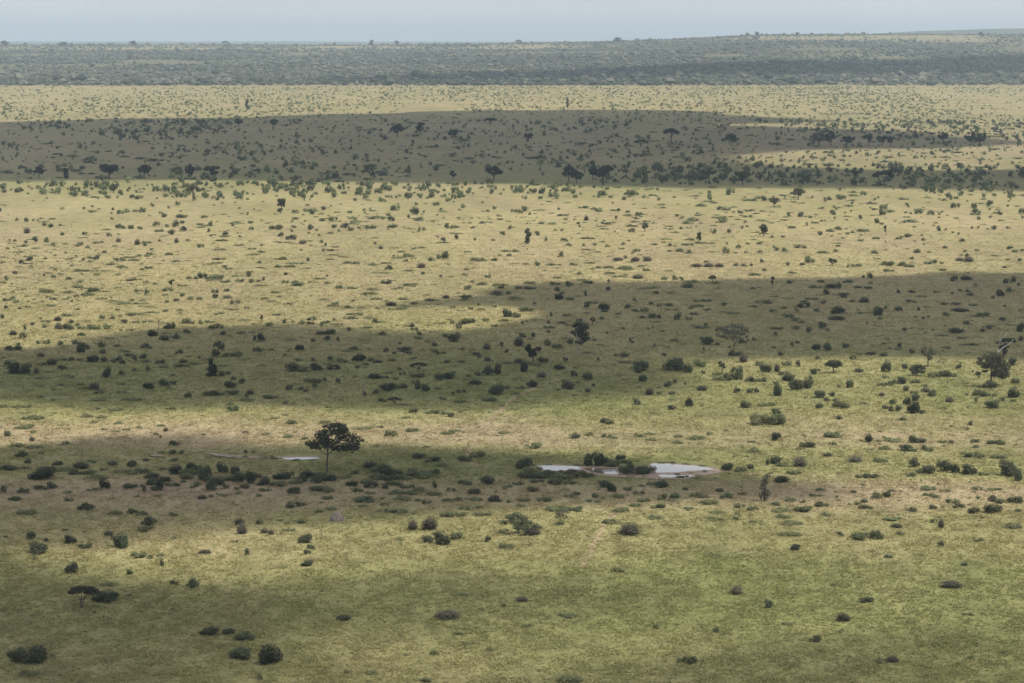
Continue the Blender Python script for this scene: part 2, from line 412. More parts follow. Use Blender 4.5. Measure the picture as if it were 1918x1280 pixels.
SHADE.append([(-200, 862), (60, 840), (180, 816), (300, 806), (420, 808), (520, 825), (700, 827), (960, 830), (1100, 842), (1240, 855), (1340, 876), (1440, 897), (1600, 917), (1560, 930), (1440, 938), (1250, 947), (1000, 964), (760, 985), (560, 990), (420, 1000), (330, 1015), (200, 1024), (60, 1027), (-200, 1032)])
SHADE.append([(380, 1062), (560, 1068), (800, 1076), (960, 1080), (1150, 1088), (1300, 1102), (1420, 1120), (1300, 1150), (1150, 1172), (960, 1190), (700, 1212), (500, 1240), (400, 1290), (300, 1420), (-250, 1420), (-250, 1062), (60, 1050), (200, 1062)])
cloud(SHADE[0], 60.0, 120.0, M_CLOUD, 101, 70, 1, 1900.0)
cloud(SHADE[1], 58.0, 130.0, M_CLOUD, 102, 150)
cloud(SHADE[2], 28.0, 80.0, M_CLOUD, 103, 130)
cloud(SHADE[3], 13.0, 60.0, M_CLOUD, 104, 110)
cloud(SHADE[4], 13.0, 45.0, M_THIN, 105, 80)
cloud([(-250, 985), (10, 1000), (60, 1055), (250, 1080), (450, 1098), (590, 1145), (560, 1220), (450, 1300), (420, 1420), (-250, 1420)], 16.0, 50.0, M_CLOUD, 106, 70)
cloud([(-250, 1250), (300, 1190), (700, 1215), (1000, 1262), (1300, 1225), (1600, 1180), (2150, 1130), (2150, 1500), (-250, 1500)], 14.0, 34.0, M_THIN, 107, 70)  # extra thin cloud, unseen, added to dim the nearest foreground

# ------------------------------------------------------------------ haze
def haze():
    m = new_mat('haze_air'); t = m.node_tree
    v = t.nodes.new('ShaderNodeVolumePrincipled'); v.inputs['Color'].default_value = (.70, .86, 1.0, 1); v.inputs['Density'].default_value = 6.5e-5
    v.inputs['Anisotropy'].default_value = 0.2
    o = t.nodes.new('ShaderNodeOutputMaterial'); t.links.new(v.outputs[0], o.inputs['Volume'])
    x, y0, y1, z0, z1 = 15600, -120, 29200, -5, 260
    vs = [(a, b, c) for a in (-x, x) for b in (y0, y1) for c in (z0, z1)]
    f = [(0, 1, 3, 2), (4, 6, 7, 5), (0, 4, 5, 1), (2, 3, 7, 6), (0, 2, 6, 4), (1, 5, 7, 3)]
    me = bpy.data.meshes.new('haze'); me.from_pydata(vs, [], f); me.materials.append(m)
    o = bpy.data.objects.new('haze', me); link(o); o['kind'] = 'stuff'
haze()

# ------------------------------------------------------------------ foliage makers
ICO = None
def ico():
    global ICO
    if ICO is None:
        import bmesh
        bm = bmesh.new(); bmesh.ops.create_icosphere(bm, subdivisions=2, radius=1.0)
        bm.verts.ensure_lookup_table()
        ICO = (np.array([v.co[:] for v in bm.verts]), np.array([[v.index for v in f.verts] for f in bm.faces])); bm.free()
    return ICO

class Acc:
    def __init__(s): s.v = []; s.f = []; s.t = []; s.n = 0
    def add(s, v, f, t):
        v = np.asarray(v, float); s.v.append(v); s.f.append(np.asarray(f) + s.n); s.n += len(v)
        t = np.asarray(t, float)
        s.t.append(np.broadcast_to(t, (len(v), 3)).copy())
    def out(s): return np.concatenate(s.v), np.concatenate(s.f), np.concatenate(s.t)
    def mesh(s, name, mats, **k):
        v, f, t = s.out(); return mesh_np(name, v, f, mats, tint=t, **k)

def leaves(acc, lumps, n, size, col, rng, jit=0.9, inner=0.55, colvar=0.42, zmin=0.0, elong=1.0):
    """leaf-sized faces through the outer part of a set of ellipsoid lumps"""
    lumps = np.array(lumps, float)
    area = np.maximum(lumps[:, 3] * lumps[:, 4] + lumps[:, 3] * lumps[:, 5], 1e-6); pick = rng.choice(len(lumps), n, p=area / area.sum())
    d = rng.normal(size=(n, 3)); d /= np.linalg.norm(d, axis=1, keepdims=True)
    r = inner + (1.06 - inner) * rng.random(n) ** 0.6
    lp = lumps[pick]
    p = lp[:, :3] + d * r[:, None] * lp[:, 3:6]
    ok = p[:, 2] > zmin
    for l in lumps:
        q = (p - l[:3]) / l[3:6]
        ok &= (q * q).sum(1) > 0.30
    p, d = p[ok], d[ok]; k = len(p)
    nr = d + jit * rng.normal(size=(k, 3)) * 0.6; nr[:, 2] += 0.45; nr /= np.linalg.norm(nr, axis=1, keepdims=True)
    a = np.cross(nr, rng.normal(size=(k, 3))); a /= np.maximum(np.linalg.norm(a, axis=1, keepdims=True), 1e-6)
    b = np.cross(nr, a)
    s = size * (0.6 + 0.8 * rng.random(k))[:, None]
    v = np.stack([p + a * s * elong, p - a * s * 0.55 * elong + b * s * 0.75, p - a * s * 0.55 * elong - b * s * 0.75], 1).reshape(-1, 3)
    v[:, 2] = np.maximum(v[:, 2], zmin * 0.5)
    c = np.array(col)[None] * (1 + colvar * (rng.random(k)[:, None] * 2 - 1)) * (1 + 0.10 * (rng.random((k, 3)) * 2 - 1))
    acc.add(v, np.arange(3 * k).reshape(-1, 3), np.repeat(c, 3, 0))

def cores(acc, lumps, col, rng, k=0.74):
    iv, jf = ico()
    for l in lumps:
        w = iv * (1 + 0.25 * (rng.random((len(iv), 1)) - 0.5))
        v = np.array(l[:3]) + w * np.array(l[3:6]) * k
        v[:, 2] = np.maximum(v[:, 2], 0.0)
        acc.add(v, jf, np.array(col) * 0.9)

LOW_V = np.array([(0, 0, 1), (.95, 0, .2), (.3, .9, .1), (-.8, .55, .2), (-.75, -.6, .1), (.3, -.95, .2)], float)
LOW_F = np.array([(0, 1, 2), (0, 2, 3), (0, 3, 4), (0, 4, 5), (0, 5, 1)])
def low_cores(acc, lumps, col, rng, k=.8):
    for l in lumps:
        w = LOW_V * (1 + .3 * (rng.random((6, 1)) - .5)); v = np.array(l[:3]) + w * np.array(l[3:6]) * k
        v[1:, 2] = v[1:, 2] * (.5 if l[2] > .3 else .2)
        acc.add(v, LOW_F, np.array(col) * .95)

def tube(acc, pts, rad, col=(1, 1, 1), n=6):
    pts = np.array(pts, float); m = len(pts)
    vs = []
    up = np.array([0.3, 0.9, 0.1])
    for i in range(m):
        t = pts[min(i + 1, m - 1)] - pts[max(i - 1, 0)]; t = t / max(np.linalg.norm(t), 1e-9)
        a = np.cross(t, up); a /= max(np.linalg.norm(a), 1e-6); b = np.cross(t, a)
        for j in range(n):
            w = 2 * math.pi * j / n
            vs.append(pts[i] + (a * math.cos(w) + b * math.sin(w)) * rad[i])
    f = []
    for i in range(m - 1):
        for j in range(n):
            p, q = i * n + j, i * n + (j + 1) % n
            f += [(p, q, q + n), (p, q + n, p + n)]
    e = len(vs); vs.append(pts[-1]);
    for j in range(n): f.append(((m - 1) * n + j, (m - 1) * n + (j + 1) % n, e))
    acc.add(vs, f, col)

def bend(p, q, rng, k=4, amt=0.12):
    p, q = np.array(p, float), np.array(q, float); L_ = np.linalg.norm(q - p)
    out = [p]
    for i in range(1, k):
        out.append(p + (q - p) * i / k + rng.normal(size=3) * amt * L_ * 0.35)
    out.append(q); return out

# ------------------------------------------------------------------ bush prototypes (unit: about 1 wide, 1 high)
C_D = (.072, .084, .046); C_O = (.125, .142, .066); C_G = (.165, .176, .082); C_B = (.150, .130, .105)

def lumps_for(kind, rng):
    L_ = []
    if kind == 'd':
        n = rng.integers(4, 7); L_.append((0, 0, .42, .31, .31, .40))
        for i in range(n + 4):
            a = rng.random() * 6.283; r = .18 + .20 * rng.random(); s = .10 + .11 * rng.random()
            L_.append((r * math.cos(a), r * math.sin(a), .16 + .62 * rng.random() * (1.25 - r * 1.6), s, s, s * 1.3))
    elif kind == 'o':
        n = rng.integers(6, 10)
        for i in range(n):
            a = rng.random() * 6.283; r = .36 * rng.random() ** .5; s = .13 + .09 * rng.random()
            L_.append((r * math.cos(a), r * math.sin(a), (.26 + .48 * rng.random()) * (1 - r * .9), s, s, s * 1.35))
    elif kind == 'g':
        n = rng.integers(5, 9)
        for i in range(n):
            a = rng.random() * 6.283; r = .38 * rng.random() ** .5; s = .14 + .10 * rng.random()
            L_.append((r * math.cos(a), r * math.sin(a), .10 + .2 * rng.random(), s, s, (.45 + .3 * rng.random()) * (1 - r)))
    return L_

def blades(acc, n, spread, hgt, wid, col, rng, colvar=.25):
    a = rng.random(n) * 6.283; r = spread * rng.random(n) ** .5
    base = np.stack([r * np.cos(a), r * np.sin(a), np.zeros(n)], 1)
    lean = rng.normal(size=(n, 2)) * .35 + base[:, :2] * .8
    h = hgt * (0.5 + 0.5 * rng.random(n)) * (1 - .6 * (r / spread) ** 2)
    tip = base + np.stack([lean[:, 0] * h * .8, lean[:, 1] * h * .8, h], 1)
    w = rng.random(n) * 6.283; side = np.stack([np.cos(w), np.sin(w), 0 * w], 1) * wid
    v = np.stack([base - side, base + side, tip], 1).reshape(-1, 3)
    c = np.array(col)[None] * (1 + colvar * (rng.random(n)[:, None] * 2 - 1))
    acc.add(v, np.arange(3 * n).reshape(-1, 3), np.repeat(c, 3, 0))

def bush_parts(kind, seed, detail):
    """returns accumulators (foliage, stem) of one unit bush; detail 2 = near, 1 = far, 0 = tiny"""
    rng = np.random.default_rng(seed); fo, st = Acc(), Acc()
    nl = {2: 1200, 1: 320, 0: 38}[detail]; sz = {2: .042, 1: .062, 0: .15}[detail]
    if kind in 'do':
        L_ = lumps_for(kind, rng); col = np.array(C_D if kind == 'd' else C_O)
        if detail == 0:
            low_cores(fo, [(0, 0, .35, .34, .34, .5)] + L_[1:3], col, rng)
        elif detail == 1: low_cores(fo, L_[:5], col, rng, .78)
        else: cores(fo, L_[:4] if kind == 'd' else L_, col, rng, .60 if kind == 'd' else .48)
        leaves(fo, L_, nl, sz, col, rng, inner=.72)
        # loose shoots standing out of the outline
        if detail == 2:
            top = [(l[0], l[1], l[2] + l[5] * .55, l[3] * .8, l[4] * .8, l[5] * .75) for l in L_]
            leaves(fo, top, 420, sz * .9, col * 1.1, rng, inner=.95, jit=1.4)
        for k in range(4):
            a = rng.random() * 6.283; l = L_[rng.integers(len(L_))]
            tube(st, bend((.06 * math.cos(a), .06 * math.sin(a), -.04), (l[0], l[1], l[2]), rng), (.026, .022, .018, .014, .008), n=4)
    elif kind == 'b':
        col = np.array(C_B)
        n = {2: 420, 1: 150, 0: 40}[detail]
        d = rng.normal(size=(n, 3)); d[:, 2] = np.abs(d[:, 2]) * 1.1 + .10; d /= np.linalg.norm(d, axis=1, keepdims=True)
        end = d * np.array([.52, .52, 1.0]) * (.6 + .4 * rng.random(n))[:, None]
        beg = end * (.08 + .5 * rng.random(n))[:, None]
        sd = np.cross(d, rng.normal(size=(n, 3))); sd /= np.linalg.norm(sd, axis=1, keepdims=True); sd *= {2: .012, 1: .02, 0: .04}[detail]
        v = np.stack([beg - sd, beg + sd, end], 1).reshape(-1, 3)
        c = col[None] * (1 + .3 * (rng.random(n)[:, None] * 2 - 1))
        fo.add(v, np.arange(3 * n).reshape(-1, 3), np.repeat(c, 3, 0))
        L_ = [(0, 0, .40, .40, .40, .46), (.15, .1, .3, .26, .26, .3), (-.18, -.05, .3, .25, .25, .32)]
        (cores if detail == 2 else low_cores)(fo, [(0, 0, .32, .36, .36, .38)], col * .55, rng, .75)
        leaves(fo, L_, int(nl * .6), sz * .85, np.array([.105, .10, .062]), rng, inner=.55, colvar=.4)
        for k in range(5):
            a = rng.random() * 6.283
            tube(st, bend((.03, .03, -.04), (.25 * math.cos(a), .25 * math.sin(a), .55 * rng.random() + .3), rng), (.026, .02, .016, .012, .006), n=4)
    elif kind == 'g':
        L_ = lumps_for('g', rng); col = np.array(C_G)
        if detail == 2: cores(fo, L_, col * .9, rng, .8)
        else: low_cores(fo, L_[:4], col * .95, rng, .95)
        leaves(fo, L_, int(nl * .5), sz * 1.05, col, rng, inner=.8, elong=1.3)
        blades(fo, {2: 260, 1: 90, 0: 24}[detail], .48, .85, {2: .012, 1: .02, 0: .04}[detail], col * 1.05, rng)
    return fo, st

NPROTO = {'d': 8, 'o': 8, 'b': 6, 'g': 7}
PROTO = {}
def proto(kind, i, detail):
    key = (kind, i, detail)
    if key not in PROTO: PROTO[key] = bush_parts(kind, 1000 + 37 * i + ord(kind), detail)
    return PROTO[key]
PMESH = {}
def pmesh(kind, i, part):
    key = (kind, i, part)
    if key not in PMESH:
        fo, st = proto(kind, i, 2)
        if part == 'foliage': PMESH[key] = fo.mesh(f'{kind}_foliage', [M_HUM if kind == 'g' else M_LEAF], smooth_sh=False)
        else: PMESH[key] = st.mesh('stem', [M_TWIG if kind == 'b' else M_BARK])
    return PMESH[key]

# ------------------------------------------------------------------ trees
def build_tree(name, label, cat, px, py, clumps, trunk, leafcol, bark, seed, dens=1.0, leaf=0.20, group=None, extra_limbs=(), corek=0.0, depth=None, inner=.35):
    """clumps: (dx, up, rx, rz) in photograph pixels relative to the trunk foot; trunk: list of (dx, up, radius)"""
    rng = np.random.default_rng(seed)
    x, y, z, s = ground_at(px, py)
    root = bpy.data.objects.new(name, None); root.location = (x, y, z - .05); link(root)
    root.empty_display_size = .5
    root['label'] = label; root['category'] = cat
    if group: root['group'] = group
    c = np.array(clumps, float) * s
    span = max(abs(c[:, 0]).max() + c[:, 2].max(), .5)
    lum = []
    for (dx, up, rx, rz) in c:
        w = math.sqrt(max(0.0, 1 - (dx / (span * 1.05)) ** 2))
        dy = (rng.random() * 2 - 1) * span * .62 * w if depth is None else (rng.random() * 2 - 1) * depth * s
        dy *= .8; up = up - dy * (CAMZ - z) / y          # keep the traced outline while the clump moves in depth
        lum.append((dx, dy, up, rx, (rx + rz) * .55 if rx > rz else rx, rz))
    tr = np.array(trunk, float) * s
    tp = [(a, 0, b) for a, b, r in tr]; rad = [r for a, b, r in tr]
    ta = Acc(); tube(ta, [(tp[0][0], 0, -.15)] + tp, [rad[0] * 1.3] + rad, n=8)
    link(bpy.data.objects.new('trunk', ta.mesh('trunk', [bark], smooth_sh=True)), root)
    fork = np.array(tp[-1]); r0 = rad[-1]
    tops = sorted(lum, key=lambda l: -l[3] * l[5])
    mains = tops[:max(3, min(6, len(tops) // 2))]
    heads = []
    for m in mains:
        start = np.array(tp[-1 if len(tp) < 3 else rng.integers(len(tp) - 2, len(tp))]); tgt = np.array(m[:3])
        mid = start + (tgt - start) * .5 + np.array([0, 0, -.10 * np.linalg.norm(tgt - start)]) + rng.normal(size=3) * .04 * np.linalg.norm(tgt - start)
        la = Acc(); tube(la, [start, (start + mid) / 2, mid, (mid + tgt) / 2, tgt], [r0 * .75, r0 * .62, r0 * .5, r0 * .36, r0 * .18], n=6)
        link(bpy.data.objects.new('limb', la.mesh('limb', [bark], smooth_sh=True)), root)
        heads += [mid, (mid + tgt) / 2]
    heads.append(fork)
    ba = Acc()
    for l in lum:
        tgt = np.array(l[:3]); h = min(heads, key=lambda q: np.linalg.norm(q - tgt))
        tube(ba, bend(h, tgt, rng, 4), [r0 * .30, r0 * .25, r0 * .2, r0 * .15, r0 * .08], n=5)
        for k in range(3):
            e = tgt + rng.normal(size=3) * np.array(l[3:6]) * .6
            tube(ba, bend(tgt, e, rng, 2), [r0 * .10, r0 * .07, r0 * .03], n=4)
    to = bpy.data.objects.new('twigs', ba.mesh('twigs', [bark])); to['kind'] = 'stuff'; link(to, root)
    fa = Acc()
    tot = sum((l[3] * l[5] + l[3] * l[4]) for l in lum)
    n = int(dens * tot / (leaf * leaf) * 1.6)
    n = min(max(int(n * 2.2), 300), 9000)
    leaves(fa, lum, n, leaf, leafcol, rng, jit=1.2, inner=inner, colvar=.35)
    if corek: cores(fa, lum, leafcol, rng, corek)
    link(bpy.data.objects.new('crown', fa.mesh('crown', [M_TREE])), root)
    return root

def style_clumps(style, w, h, seed):
    """clumps in pixels for a generic crown of total width w and height h above the foot"""
    rng = np.random.default_rng(seed); out = []
    if style == 'round':
        for k in range(16):
            a = rng.random() * 6.283; r = rng.random() ** .5
            out.append((.40 * w * r * math.cos(a), h * (.62 + .27 * r * math.sin(a)), w * (.12 + .07 * rng.random()), h * (.09 + .05 * rng.random())))
    elif style == 'umbrella':
        for k in range(16):
            u = (k + .5) / 16 * 2 - 1
            out.append((.42 * w * u, h * (.86 - .20 * u * u - .10 * rng.random()), w * (.12 + .05 * rng.random()), h * (.065 + .05 * rng.random())))
    elif style == 'narrow':
        for k in range(11):
            f = k / 10
            out.append(((rng.random() - .5) * w * .45, h * (.14 + .78 * f), w * (.26 + .12 * rng.random()) * (1.05 - .35 * f), h * .11))
    elif style == 'cone':
        for k in range(16):
            f = k / 15
            out.append(((rng.random() - .5) * w * .6 * (1 - .8 * f), h * (.06 + .86 * f), w * (.34 - .20 * f), h * .09))
    elif style == 'thin':
        for k in range(9):
            a = rng.random() * 6.283; r = rng.random() ** .5
            out.append((.38 * w * r * math.cos(a), h * (.66 + .26 * r * math.sin(a)), w * (.10 + .07 * rng.random()), h * (.06 + .04 * rng.random())))
    return out

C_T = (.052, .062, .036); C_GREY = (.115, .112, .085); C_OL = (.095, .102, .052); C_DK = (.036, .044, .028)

# the named trees (crowns read off the photograph, centre of each clump and its half sizes)
def rel(pts, bx, by, k, sc=1.0): return [((a - bx) / k, (by - b) / k, r / k * sc, q / k * sc) for a, b, r, q in pts]

HERO = []
A = rel([(800, 235, 110, 42), (920, 265, 85, 50), (700, 262, 80, 34), (610, 260, 45, 22), (540, 375, 85, 48), (470, 430, 55, 45), (380, 560, 72, 42), (470, 540, 95, 58), (440, 620, 60, 40),
         (590, 510, 85, 70), (690, 400, 95, 58), (830, 360, 100, 55), (975, 330, 75, 50), (1010, 400, 55, 40), (1120, 440, 80, 52), (1195, 490, 60, 52), (1262, 500, 32, 22), (1050, 500, 75, 42),
         (940, 470, 85, 50), (820, 545, 80, 52), (765, 640, 55, 42), (880, 670, 55, 36), (1060, 620, 70, 42), (1150, 640, 65, 40), (1070, 690, 34, 50), (640, 600, 55, 52), (540, 640, 50, 36), (760, 320, 70, 40), (620, 340, 60, 36), (1185, 560, 50, 40), (900, 430, 90, 60), (700, 520, 90, 60), (620, 440, 80, 60), (1000, 590, 90, 50), (1120, 580, 80, 50), (850, 620, 90, 44), (480, 600, 80, 50), (900, 340, 90, 50), (350, 580, 40, 30), (960, 650, 80, 40), (720, 600, 60, 40)], 655, 1075, 9.14, 1.06)
build_tree('savanna_tree', 'tall lone dark tree with airy spreading crown and bare trunk, left of the ponds', 'tree', 612, 886, A,
           [(0, 0, 2.6), (.4, 12, 2.1), (1.0, 24, 1.9), (2.2, 34, 1.8), (2.0, 42, 1.5)], (.042, .052, .029), M_BARK, 501, dens=1.25, leaf=.18, inner=.3, corek=.0)
B = rel([(440, 190, 60, 26), (395, 215, 40, 25), (500, 215, 65, 40), (560, 230, 36, 36), (480, 260, 85, 45), (375, 300, 36, 26), (460, 320, 75, 46), (545, 320, 55, 42), (520, 390, 55, 42), (570, 370, 36, 30), (480, 440, 46, 26), (430, 430, 28, 24)], 435, 590, 7.11)
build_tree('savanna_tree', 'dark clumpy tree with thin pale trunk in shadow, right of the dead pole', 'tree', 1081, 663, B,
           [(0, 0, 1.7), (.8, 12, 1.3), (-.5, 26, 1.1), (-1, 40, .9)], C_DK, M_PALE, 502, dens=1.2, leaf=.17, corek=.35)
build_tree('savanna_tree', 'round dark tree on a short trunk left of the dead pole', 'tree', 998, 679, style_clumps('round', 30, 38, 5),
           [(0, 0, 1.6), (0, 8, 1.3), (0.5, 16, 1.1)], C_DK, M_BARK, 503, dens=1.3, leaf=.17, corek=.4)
Dt = rel([(620, 330, 120, 55), (760, 330, 105, 55), (500, 380, 95, 52), (880, 370, 95, 52), (560, 450, 110, 52), (700, 440, 120, 62), (840, 460, 100, 52), (370, 500, 55, 45), (480, 530, 70, 36), (960, 430, 55, 36), (980, 610, 36, 26), (830, 580, 55, 36), (700, 540, 65, 46), (560, 560, 60, 36), (930, 540, 46, 36)], 680, 940, 10.67)
build_tree('umbrella_tree', 'grey feathery umbrella tree on a slender trunk in the right half of the cloud shadow', 'tree', 1374, 668, Dt,
           [(0, -6, 1.5), (0, 8, 1.2), (.4, 20, 1.0), (.8, 27, .9)], C_GREY, M_BARK, 504, dens=.8, leaf=.15, inner=.2)
build_tree('savanna_tree', 'small olive tree with open rounded crown at the sunlit edge on the right', 'tree', 1738, 687, style_clumps('round', 33, 44, 6),
           [(0, 0, 1.2), (0, 10, 1.0), (0, 20, .8)], (.105, .110, .062), M_BARK, 505, dens=.8, leaf=.16, inner=.3)
G = rel([(560, 560, 110, 62), (680, 540, 105, 62), (430, 640, 62, 34), (600, 660, 130, 72), (720, 640, 115, 82), (800, 700, 100, 82), (850, 780, 64, 72), (700, 760, 110, 82), (640, 820, 55, 46), (780, 840, 100, 44), (520, 690, 72, 44), (640, 500, 60, 30), (470, 580, 50, 36),
         (400, 800, 40, 34), (430, 850, 18, 26), (352, 765, 24, 12), (505, 768, 50, 22)], 605, 1000, 8.0)
build_tree('savanna_tree', 'biggest bushy grey-green tree at the right edge with a drooping lower branch', 'tree', 1856, 724, G,
           [(0, 0, 1.8), (0, 12, 1.5), (0, 24, 1.3), (1, 32, 1.2)], (.075, .078, .045), M_BARK, 506, dens=1.1, leaf=.17, corek=.45, inner=.4)
F = rel([(700, 330, 40, 25), (770, 290, 50, 38), (870, 285, 85, 30), (810, 380, 55, 46), (780, 460, 45, 46), (920, 310, 40, 22), (740, 400, 40, 36)], 780, 530, 8.0)
build_tree('savanna_tree', 'dark lopsided tree in shadow behind the white dead branches at the right edge', 'tree', 1879, 667, F,
           [(0, 0, 1.4), (0, 10, 1.2), (1, 16, 1.0)], C_DK, M_BARK, 507, dens=1.3, leaf=.18, corek=.45)
build_tree('umbrella_tree', 'low flat-topped tree with dark underside on the sunlit grass, right of centre', 'tree', 1561, 699, [(-12, 17, 6, 4), (-6, 20, 7, 4.5), (0, 21, 8, 5), (7, 20, 7, 4.5), (12, 17, 5, 4), (-3, 15, 8, 4), (6, 14, 7, 4)],
           [(0, 0, 1.2), (0, 6, 1.0), (0, 10, .9)], (.070, .076, .042), M_BARK, 508, dens=1.2, leaf=.15, corek=.5)
build_tree('umbrella_tree', 'low wide tree with layered crown, under the small olive tree', 'tree', 1717, 704, [(-10, 12, 6, 4), (-3, 16, 8, 4), (5, 18, 8, 4), (11, 15, 6, 4), (0, 9, 8, 5), (8, 8, 7, 4), (-6, 6, 6, 4)],
           [(0, 0, 1.2), (0, 4, 1.0), (0, 7, .9)], (.072, .078, .046), M_BARK, 509, dens=1.2, leaf=.15, corek=.5)
build_tree('savanna_tree', 'narrow upright dark tree standing alone right of the ponds', 'tree', 1432, 938, style_clumps('narrow', 25, 53, 8),
           [(0, 0, 1.5), (0, 10, 1.2), (.5, 24, .9)], (.085, .085, .060), M_BARK, 510, dens=.6, leaf=.14, inner=.3)
Mt = rel([(470, 430, 75, 40), (590, 375, 100, 46), (720, 350, 105, 46), (850, 360, 105, 46), (970, 400, 95, 46), (1050, 450, 70, 36), (560, 440, 75, 34), (680, 430, 80, 34), (800, 430, 90, 36), (920, 460, 80, 32)], 710, 785, 11.28, 1.15)
build_tree('umbrella_tree', 'small flat-topped thorn tree with forked stems in the dark lower left of the plain', 'tree', 153, 1139, Mt,
           [(0, 0, 2.0), (-.5, 8, 1.7), (-1, 16, 1.4)], (.06, .066, .042), M_BARK, 511, dens=1.6, leaf=.11, inner=.3, corek=.4)
build_tree('umbrella_tree', 'spindly grey thorn tree with ragged flat crown behind the pale spreading acacia', 'tree', 1050, 982, [(-3, 22, 8, 3), (6, 26, 8, 3), (12, 24, 7, 2.5), (-6, 15, 4, 5), (8, 14, 5, 4), (1, 18, 6, 4)],
           [(0, 0, .9), (-1, 6, .7), (1, 11, .6)], C_GREY, M_TWIG, 512, dens=.8, leaf=.10)
J = rel([(600, 300, 110, 50), (740, 260, 120, 50), (860, 320, 110, 60), (480, 420, 80, 50), (700, 400, 120, 70), (860, 430, 110, 70), (980, 420, 90, 60), (760, 500, 110, 70), (1100, 480, 90, 60), (1200, 510, 60, 30), (640, 360, 90, 50), (900, 530, 100, 60)], 790, 640, 10.66)
build_tree('umbrella_tree', 'pale green spreading acacia low on the sunlit grass in front of the ponds', 'tree', 973, 999, J,
           [(0, 0, 1.3), (-2, 5, 1.1), (-4, 9, .9)], (.115, .135, .075), M_BARK, 513, dens=1.2, leaf=.10, corek=.45)

def dead_tree(label, px, py, parts, bark, cat='dead tree'):
    x, y, z, s = ground_at(px, py); root = bpy.data.objects.new('dead_tree', None); root.location = (x, y, z - .05); link(root)
    root['label'] = label; root['category'] = cat
    for i, (nm, pl) in enumerate(parts):
        a = Acc(); tube(a, [(p[0] * s, p[1] * s, p[2] * s) for p in pl], [p[3] * s for p in pl], n=6)
        link(bpy.data.objects.new(nm, a.mesh(nm, [bark], smooth_sh=True)), root)
    return root
dead_tree('bleached white dead tree whose bare branches rise above the big tree at the right edge', 1868, 690,
          [('trunk', [(0, 0, -1, 1.4), (-.5, 0, 10, 1.2), (0, 0, 20, 1.1), (0, 0, 32, 1.0)]),
           ('branch', [(0, 0, 30, .8), (8, 1, 38, .7), (17, 2, 43, .55), (26, 3, 50, .35), (29, 3, 54, .2)]),
           ('branch', [(0, 0, 30, .8), (-1, -2, 38, .6), (2, -3, 45, .5), (4, -3, 54, .45), (2, -3, 60, .3), (6, -3, 68, .2)]),
           ('branch', [(3, -3, 52, .45), (9, -5, 60, .4), (15, -6, 66, .25)])], M_WHITE)
dead_tree('tall bare dead pole with a few top twigs, in the cloud shadow', 1030, 720,
          [('trunk', [(0, 0, -1, 1.3), (0, 0, 16, 1.0), (.6, 0, 30, .8), (1.6, 0, 44, .7), (2, 0, 58, .5)]),
           ('branch', [(1.5, 0, 40, .6), (5, 1, 44, .4), (8, 1, 44, .25)]), ('branch', [(2, 0, 52, .5), (-1, -1, 57, .35), (-3, -1, 58, .2)]), ('branch', [(2, 0, 54, .5), (5, 1, 58, .3), (7, 2, 60, .2)])], M_TWIG)
dead_tree('leafless grey forked dead tree at the lower edge of the cloud shadow', 681, 746,
          [('trunk', [(0, 0, -1, 1.2), (0, 0, 8, 1.0), (.6, 0, 16, .8), (1, 0, 22, .7)]),
           ('branch', [(1, 0, 20, .7), (-3, 1, 26, .5), (-6, 1, 33, .3), (-7, 1, 39, .15)]), ('branch', [(1, 0, 22, .7), (3, -1, 30, .5), (3, -2, 38, .3), (5, -2, 44, .15)]),
           ('branch', [(-1, 0, 24, .5), (0, 2, 32, .3), (-1, 3, 42, .15)]), ('branch', [(2, 0, 26, .5), (6, 2, 32, .3), (9, 2, 34, .15)])], M_TWIG)
dead_tree('thin bare dead stem rising behind a dark bush on the left sunlit plain', 295, 628,
          [('trunk', [(0, 0, -1, .9), (1, 0, 10, .8), (2.5, 0, 20, .65), (3.5, 0, 30, .5), (4, 0, 36, .25)]), ('branch', [(3, 0, 24, .5), (6, 1, 30, .35), (7, 1, 33, .15)]), ('branch', [(2.4, 0, 20, .45), (0, -1, 26, .3), (-.5, -1, 29, .12)])], M_TWIG)

